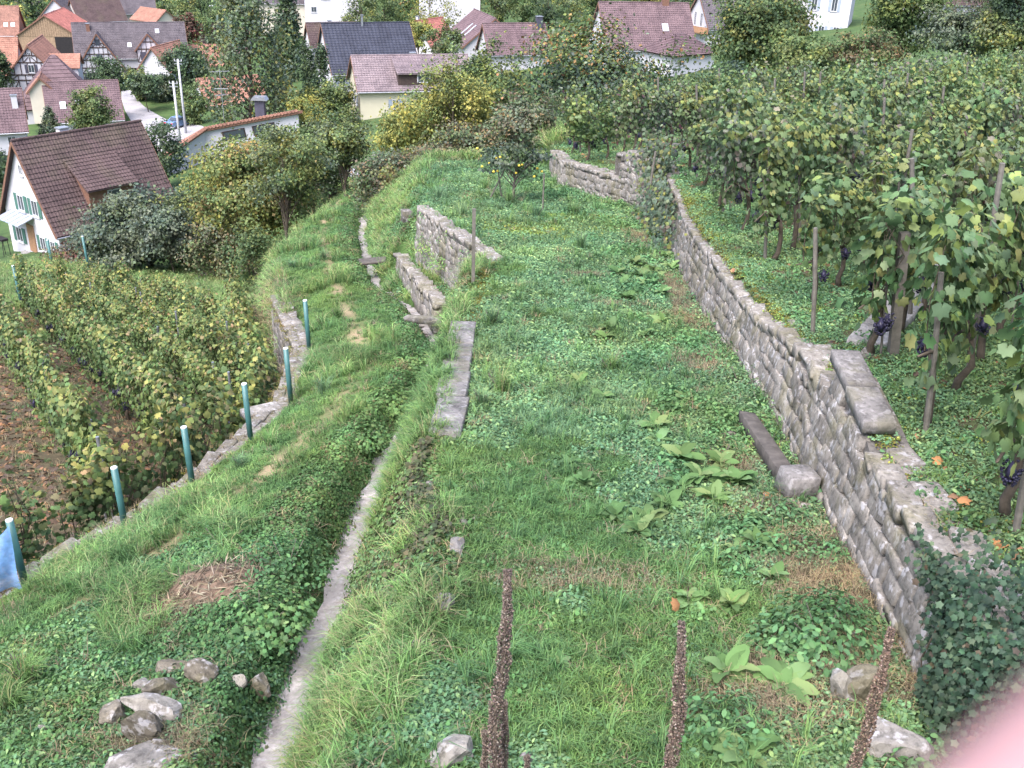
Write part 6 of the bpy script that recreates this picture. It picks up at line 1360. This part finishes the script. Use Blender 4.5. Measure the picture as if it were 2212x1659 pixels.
# blue netting on the first pipe
m, nt_, b, out = newmat('blue_net'); b.inputs['Base Color'].default_value = (.16, .33, .66, 1); b.inputs['Roughness'].default_value = .6
tr_ = N(nt_, 'ShaderNodeBsdfTransparent'); ms = N(nt_, 'ShaderNodeMixShader'); wv = N(nt_, 'ShaderNodeTexNoise'); wv.inputs['Scale'].default_value = 16; mr = N(nt_, 'ShaderNodeMapRange'); mr.inputs[3].default_value = .35; mr.inputs[4].default_value = .95; nt_.links.new(wv.outputs[0], mr.inputs[0])
nt_.links.new(mr.outputs[0], ms.inputs[0]); nt_.links.new(tr_.outputs[0], ms.inputs[1]); nt_.links.new(b.outputs[0], ms.inputs[2]); nt_.links.new(ms.outputs[0], out.inputs[0])
V = []; n_ = 26
for i in range(n_):
    for j in range(n_):
        s, t = i / (n_ - 1), j / (n_ - 1)          # s away from the pipe, t down
        topz = .86 - .75 * s ** .8; bot = .12 - .05 * s; z = topz + (bot - topz) * t; fold = .05 * math.sin(s * 16 + t * 2) * t + .03 * math.sin(s * 31 - t * 5); wide = .12 * math.sin(t * 3.1)
        V.append((-5.5 - s * 1.15 + .10 * t * (1 - s) , 9.17 - s * .72 - .06 - fold - wide * .5 - .1 * t, float(-H_LW(9.17)) + .07 + z))
ix = np.arange(n_ * n_).reshape(n_, n_); o = link('fence_netting', npmesh('fence_netting', np.array(V), [np.stack([ix[:-1, :-1], ix[:-1, 1:], ix[1:, 1:], ix[1:, :-1]], -1).reshape(-1, 4)], None, True), None, m); tag(o, 'crumpled sheer blue netting draped from the first fence pipe', 'netting')
# lone stakes
for px, py, h, lb, ln in [(1022, 612, 1.35, 'weathered split stake standing on the terrace rim above the plot wall', (.0, .0)), (1172, 458, 1.0, 'thin dark stake in the grass right of the small apple tree', (0, 0)), (1390, 498, 1.85, 'dark leaning post with ivy before the wall corner', (.12, 0.05)), (1652, 300, 1.2, 'pale stake above the far vine rows', (0, 0))]:
    p = on(px, py); post(tuple(map(float, p)), h, lb, None, 'wooden_stake', .03 if h > 1.1 else .022, lean=ln, cat='stake', square=(px == 1022))
# concrete channel in the upper vineyard
ch = empty('concrete_channel', (5.2, 12.3, gz(5.2, 12.3))); tag(ch, 'pale concrete channel running diagonally up between the upper vine rows', 'channel')
a_, L_ = R(57), 4.6
for k in range(2):
    for s in (-1, 1):
        c = Vector((5.25, 12.35, 0)) + Vector((math.cos(a_), math.sin(a_), 0)) * (k - .5) * 2.3 + Vector((-math.sin(a_), math.cos(a_), 0)) * s * .12; z = gz(c.x, c.y) + .06
        block('channel_slab', Vector((c.x, c.y, z)) - ch.location, (2.28, .22, .12), M_CONC, (s * .2, .035, a_), seed=50 + k, parent=ch, jit=.01)

# straw heap
p = on(500, 1275); sh_ = empty('straw_heap', tuple(map(float, p))); tag(sh_, 'brown heap of dry straw and stalks on the grass strip', 'straw heap')
V = []; nr_, na = 8, 22; g = np.random.default_rng(3)
for i in range(nr_ + 1):
    for j in range(na): r = i / nr_; a = 6.283 * j / na; V.append((.62 * r * math.cos(a) * (1 + .12 * math.sin(3 * a)), .5 * r * math.sin(a), .2 * (1 - r ** 2) + g.normal(0, .012) - .05 * r))
ix = np.arange((nr_ + 1) * na).reshape(nr_ + 1, na); Q = [(ix[i, j], ix[i + 1, j], ix[i + 1, (j + 1) % na], ix[i, (j + 1) % na]) for i in range(nr_) for j in range(na)]
link('mound', npmesh('mound', np.array(V), [np.array(Q)], None, True), sh_, plain('compost', (.13, .09, .065), .95, .4, 18, bmp=.8))
n = 900; r = np.sqrt(g.random(n)); a = g.uniform(0, 6.28, n); P = np.stack([.62 * r * np.cos(a), .5 * r * np.sin(a), .2 * (1 - r ** 2) + .01 - .05 * r], 1); nr = np.stack([np.cos(a) * .4, np.sin(a) * .4, np.ones(n)], 1) + g.normal(0, .4, (n, 3))
s = g.uniform(.08, .22, n); V, F, c = scatter(DIA, DIA_F, P, frames(nr, g), np.stack([np.full(n, .02), s, np.full(n, .03)], 1), pick(PDR, n, g, .3)); tag(link('straw', npmesh('straw', V, F, c), sh_, M_STRAW), kind='stuff')

# dead mullein stalks in front
M_SEED = leafmat('seed_head', .05, .25, .85, 30)
def mullein(top, bot, dist, r, label, seed, sides=()):
    g = np.random.default_rng(seed); tpt, bpt = at(*top, dist), at(*bot, dist * 1.0); d = (bpt - tpt); L = np.linalg.norm(d); d /= L
    tt = np.linspace(0, 6, 400); zz = [tpt + d * t for t in tt]; e = next((t for t, q in zip(tt, zz) if q[2] < gz(q[0], q[1])), 2.5); base = tpt + d * e
    root = empty('mullein', tuple(map(float, base))); tag(root, label, 'dead plant')
    def stalk(p0, p1, rr, seedlen):
        p0, p1 = np.array(p0), np.array(p1); ax = p1 - p0; ln = np.linalg.norm(ax); ax /= ln
        wb = lambda t: np.stack([.03 * np.sin(t * 7 + seed) + .012 * np.sin(t * 19 + seed), .02 * np.cos(t * 6 + seed), 0 * t], -1)
        mb = MB(); ts = np.linspace(0, 1, 12); mb.tube([p0 + ax * ln * t + wb(np.array(t)) * t * (1 - t) * 2 for t in ts], [rr * .5 * (1 - .55 * t) for t in ts], 8); mb.build('stem', M_BARK, root, True)
        n = int(4600 * seedlen); t = 1 - g.random(n) * seedlen / ln; a = g.uniform(0, 6.28, n); u = np.cross(ax, [0, 1, 0]); u /= np.linalg.norm(u); v = np.cross(ax, u); lump = 1 + .2 * np.sin(t * ln * 23 + seed) * np.sin(a + t * 9) + .10 * np.sin(t * ln * 34 + 2 * np.sin(a + seed)) + .12 * np.sin(t * ln * 77 + a * 2)
        f = np.clip((1 - t) * ln / .25, .35, 1) ** .5; rad = rr * f * lump * g.uniform(.62, 1.05, n); out_ = np.cos(a)[:, None] * u + np.sin(a)[:, None] * v; P = p0 + ax * (ln * t)[:, None] + wb(t) * (t * (1 - t) * 2)[:, None] + out_ * rad[:, None] * .85
        V, F, c = scatter(OCT * np.array([.6, .6, 1.0]), OCT_F, P, frames(out_ + ax * .6 + g.normal(0, .3, (n, 3)), g), rr * .19 * g.uniform(.6, 1.3, n), pick([((.13, .09, .07), 4), ((.175, .125, .097), 3), ((.075, .054, .045), 2), ((.32, .25, .2), .8)], n, g, .25)); tag(link('seed_head', npmesh('seed_head', V, F, c), root, M_SEED), kind='stuff')
    stalk((0, 0, 0), tpt - base, r, min(1.25, e * .72))
    for (sp, sb) in sides:
        q1 = at(*sp, dist) - base; stalk(at(*sb, dist * 1.02) - base + np.array([0, 0, -.9]), q1, r * .72, .75)
mullein((1097, 1230), (1076, 1659), 3.5, .028, 'tallest dead brown mullein stalk with two side spikes, rising at the bottom centre', 1, (((1046, 1580), (1052, 1659)), ((1090, 1515), (1092, 1659)), ((1138, 1632), (1136, 1659))))
mullein((1472, 1342), (1456, 1659), 3.4, .027, 'straight dead mullein stalk with a pale tip, right of the tallest one', 2)
mullein((1928, 1356), (1846, 1659), 3.6, .026, 'slanting dead mullein stalk in front of the ivy', 3)

# big fallen leaves on the vineyard floor
M_FL = []
for i in range(4):
    gg = np.random.default_rng(900 + i); me = npmesh('fallen_leaf', VINE * np.array([1, 1, 3.5]), VINE_F, np.repeat(pick([((.30, .15, .07), 2), ((.24, .13, .08), 2), ((.35, .25, .12), 1)], 1, gg), len(VINE), 0)); me.materials.append(M_STRAW); M_FL.append(me)
g = np.random.default_rng(17)
for px, py in [(2030, 1000), (2010, 1010), (2090, 1065), (2045, 1080), (2065, 1085), (2150, 1175), (2155, 1195), (2160, 1215), (2165, 1275), (2200, 1195), (1940, 970), (1865, 975), (2005, 850), (1900, 900), (1505, 800), (1650, 1080), (1470, 1325), (1490, 1470), (1520, 1305)]:
    p = on(px, py); o = link('fallen_leaf', M_FL[int(g.integers(4))]); o.location = (p[0], p[1], p[2] + .06); o.rotation_euler = (g.normal(0, .3), g.normal(0, .3), g.uniform(0, 6.28)); s = g.uniform(.09, .15); o.scale = (s, s, s); tag(o, 'curled brown fallen vine leaf lying on the weeds', 'fallen leaf', 'fallen leaves near the wall')

# ------------------------------------------------------------------ street things
M_CAR = plain('car_blue', (.16, .25, .42), .3, .05, 2, metal=.4, spec=.6); M_TYRE = plain('tyre', (.02, .02, .022), .9, .2); M_LAMP = plain('tail_lamp', (.4, .03, .03), .3, .1); M_PLATE = plain('number_plate', (.7, .7, .68), .5, .05)
p = on(390, 274); car = empty('parked_car', (float(p[0]), float(p[1]), float(p[2]) + .08), R(62)); tag(car, 'blue saloon car parked at the road junction', 'car')
prof = [(-2.1, .35), (-2.15, .75), (-2.0, .95), (-1.35, 1.0), (-.95, 1.4), (.45, 1.42), (1.05, .98), (1.95, .85), (2.15, .6), (2.1, .33)]
def loft(prof, half, inset):
    mb = MB(); n = len(prof); V = []
    for s, w_ in ((-1, 1), (1, 1)):
        for x, z in prof: V.append((x, s * (half - (inset * max(0, z - .95) / .45)), z))
    F = [tuple(range(n)), tuple(range(2 * n - 1, n - 1, -1))] + [(k, n + k, n + (k + 1) % n, (k + 1) % n) for k in range(n)]; mb.add(V, F); return mb
bd = loft(prof, .84, .2).build('body', M_CAR, car)
for (pts) in [[(-1.38, -.6, 1.03), (-1.38, .6, 1.03), (-1.0, .55, 1.36), (-1.0, -.55, 1.36)], [(1.03, -.6, 1.02), (1.03, .6, 1.02), (.52, .55, 1.38), (.52, -.55, 1.38)]]:
    e = Vector((-.02, 0, .02)) if pts[0][0] < 0 else Vector((.02, 0, .02)); mb = MB(); mb.prism(pts, e); mb.build('windscreen', M_GLASS, bd)
for s in (-1, 1):
    for x0, x1, x2, x3 in ((-1.2, -.2, -.2, -.88), (-.1, .85, .4, -.1)): mb = MB(); mb.prism([(x0, s * .825, 1.02), (x1, s * .825, 1.02), (x2, s * .69, 1.33), (x3, s * .69, 1.33)], (0, s * .015, .004)); mb.build('side_window', M_GLASS, bd)
    for x in (-1.3, 1.3): mb = MB(); mb.tube([(x, s * .66, .3), (x, s * .86, .3)], .31, 16); wq = mb.build('wheel', M_TYRE, car); mb = MB(); mb.tube([(x, s * .855, .3), (x, s * .875, .3)], .19, 14); mb.build('rim', M_GUT, wq)
    mb = MB(); mb.box((-2.12, s * .62, .76), (.08, .36, .16)); mb.build('tail_lamp', M_LAMP, car)
mb = MB(); mb.box((-2.16, 0, .62), (.03, .5, .12)); mb.build('number_plate', M_PLATE, car); mb = MB(); mb.box((-2.1, 0, .42), (.2, 1.66, .16)); mb.build('bumper', M_SHB, car)
M_POLE = plain('concrete_pole', (.40, .40, .43), .8, .1, 3)
def pole(top, bot, dist, label, r=.17):
    t = at(*top, dist); b0 = at(*bot, dist); h = t[2] - gz(b0[0], b0[1]); root = empty('utility_pole', (float(b0[0]), float(b0[1]), gz(b0[0], b0[1]))); tag(root, label, 'pole'); mb = MB(); mb.tube([(0, 0, -.5), (0, 0, h)], [r, r * .7], 10); mb.build('shaft', M_POLE, root, True)
    for k in (.25, .6): mb = MB(); mb.bar((-.5, 0, h - k), (.5, 0, h - k), .08, .1); mb.build('crossarm', M_GUT, root)
    for s in (-.45, .45): mb = MB(); mb.tube([(s, 0, h - .25), (s, 0, h + .02)], .05, 7); mb.build('insulator', M_FRAME, root)
    return np.array([b0[0], b0[1], gz(b0[0], b0[1]) + h])
q1 = pole((388, 118), (398, 255), 132, 'taller concrete utility pole behind the other one by the road'); q2 = pole((378, 165), (388, 300), 118, 'shorter concrete utility pole in front of the parked car')
def wire(a, b_, label, sag=1.0):
    mb = MB(); a, b_ = Vector(a), Vector(b_); mb.tube([a.lerp(b_, t) - Vector((0, 0, sag * 4 * t * (1 - t))) for t in np.linspace(0, 1, 14)], .018, 4); o = mb.build('power_wire', M_DARK); tag(o, label, 'wire', 'overhead wires')
wire(q2 - [0, 0, .2], at(1010, 60, 180), 'long overhead wire crossing in front of the slate roof'); wire(q1 - [0, 0, .2], at(1100, 55, 200), 'upper overhead wire crossing above the slate roof'); wire(q1 - [0, 0, .6], at(60, 165, 128), 'overhead wire leaving the taller pole to the left')
p = at(455, 28, 270); lamp = empty('street_lamp', (float(p[0]), float(p[1]), gz(p[0], p[1]))); tag(lamp, 'slim street lamp on the far lane behind the birch', 'street lamp'); hL = float(at(455, 12, 270)[2] - gz(p[0], p[1])); mb = MB(); mb.tube([(0, 0, -.3), (0, 0, hL)], .09, 8); mb.build('column', M_GUT, lamp); mb = MB(); mb.box((.3, 0, hL + .08), (1.0, .35, .2)); mb.build('lamp_head', M_FRAME, lamp)

# ------------------------------------------------------------------ the photographer's hand at the lens corner
def hand():
    m, nt, b, out = newmat('skin'); n = noise(nt, wpos(nt), 160, 4); r = ramp(nt, n.outputs[0], [(.3, (.27, .15, .155)), (.7, (.33, .195, .20))]); nt.links.new(r.outputs[0], b.inputs['Base Color']); b.inputs['Roughness'].default_value = .5
    b.inputs['Subsurface Weight'].default_value = .15; b.inputs['Subsurface Radius'].default_value = (.01, .004, .002)
    C = lambda x, y, z: CM @ np.array([x, y, z])         # right, down, ahead of the lens (m)
    V, E, Rd = [], [], []
    def chain(pts, rad, start=None):
        prev = start
        for q, r_ in zip(pts, rad):
            V.append(tuple(map(float, C(*q)))); Rd.append(r_); i = len(V) - 1
            if prev is not None: E.append((prev, i))
            prev = i
        return prev
    # wrist, palm to the right of the camera; index finger reaches across the lens corner
    chain([(.150, .16, -.10), (.138, .110, -.055), (.124, .066, -.015), (.112, .030, .025)], [.026, .028, .030, .026]); palm, kn = 2, 3
    chain([(.088, .006, .058), (.0614, .0129, .070), (.0385, .0315, .070), (.0225, .043, .069)], [.0105, .0095, .009, .007], kn)
    chain([(.116, .050, .062), (.098, .062, .080), (.080, .078, .072)], [.011, .0095, .008], kn)
    chain([(.122, .092, .052), (.108, .108, .066), (.094, .120, .056)], [.0105, .009, .0075], palm)
    chain([(.134, .106, .036), (.124, .122, .046), (.112, .132, .040)], [.0095, .008, .0065], palm)
    chain([(.098, .080, -.03), (.080, .072, -.045), (.064, .066, -.052)], [.013, .0105, .0085], palm)
    me = bpy.data.meshes.new('hand'); me.from_pydata(V, E, []); me.update(); o = link('person', me, None, m)
    o.modifiers.new('skin', 'SKIN'); sv = me.skin_vertices[0].data
    for i, r_ in enumerate(Rd): sv[i].radius = (r_, r_)
    sv[palm].use_root = True
    s = o.modifiers.new('sub', 'SUBSURF'); s.levels = 2; s.render_levels = 2
    me.polygons.foreach_set('use_smooth', np.ones(len(me.polygons), bool)) if len(me.polygons) else None
    o.modifiers['skin'].use_smooth_shade = True
    tag(o, 'blurred pink fingertip of the photographer reaching into the bottom right corner', 'person')
hand()
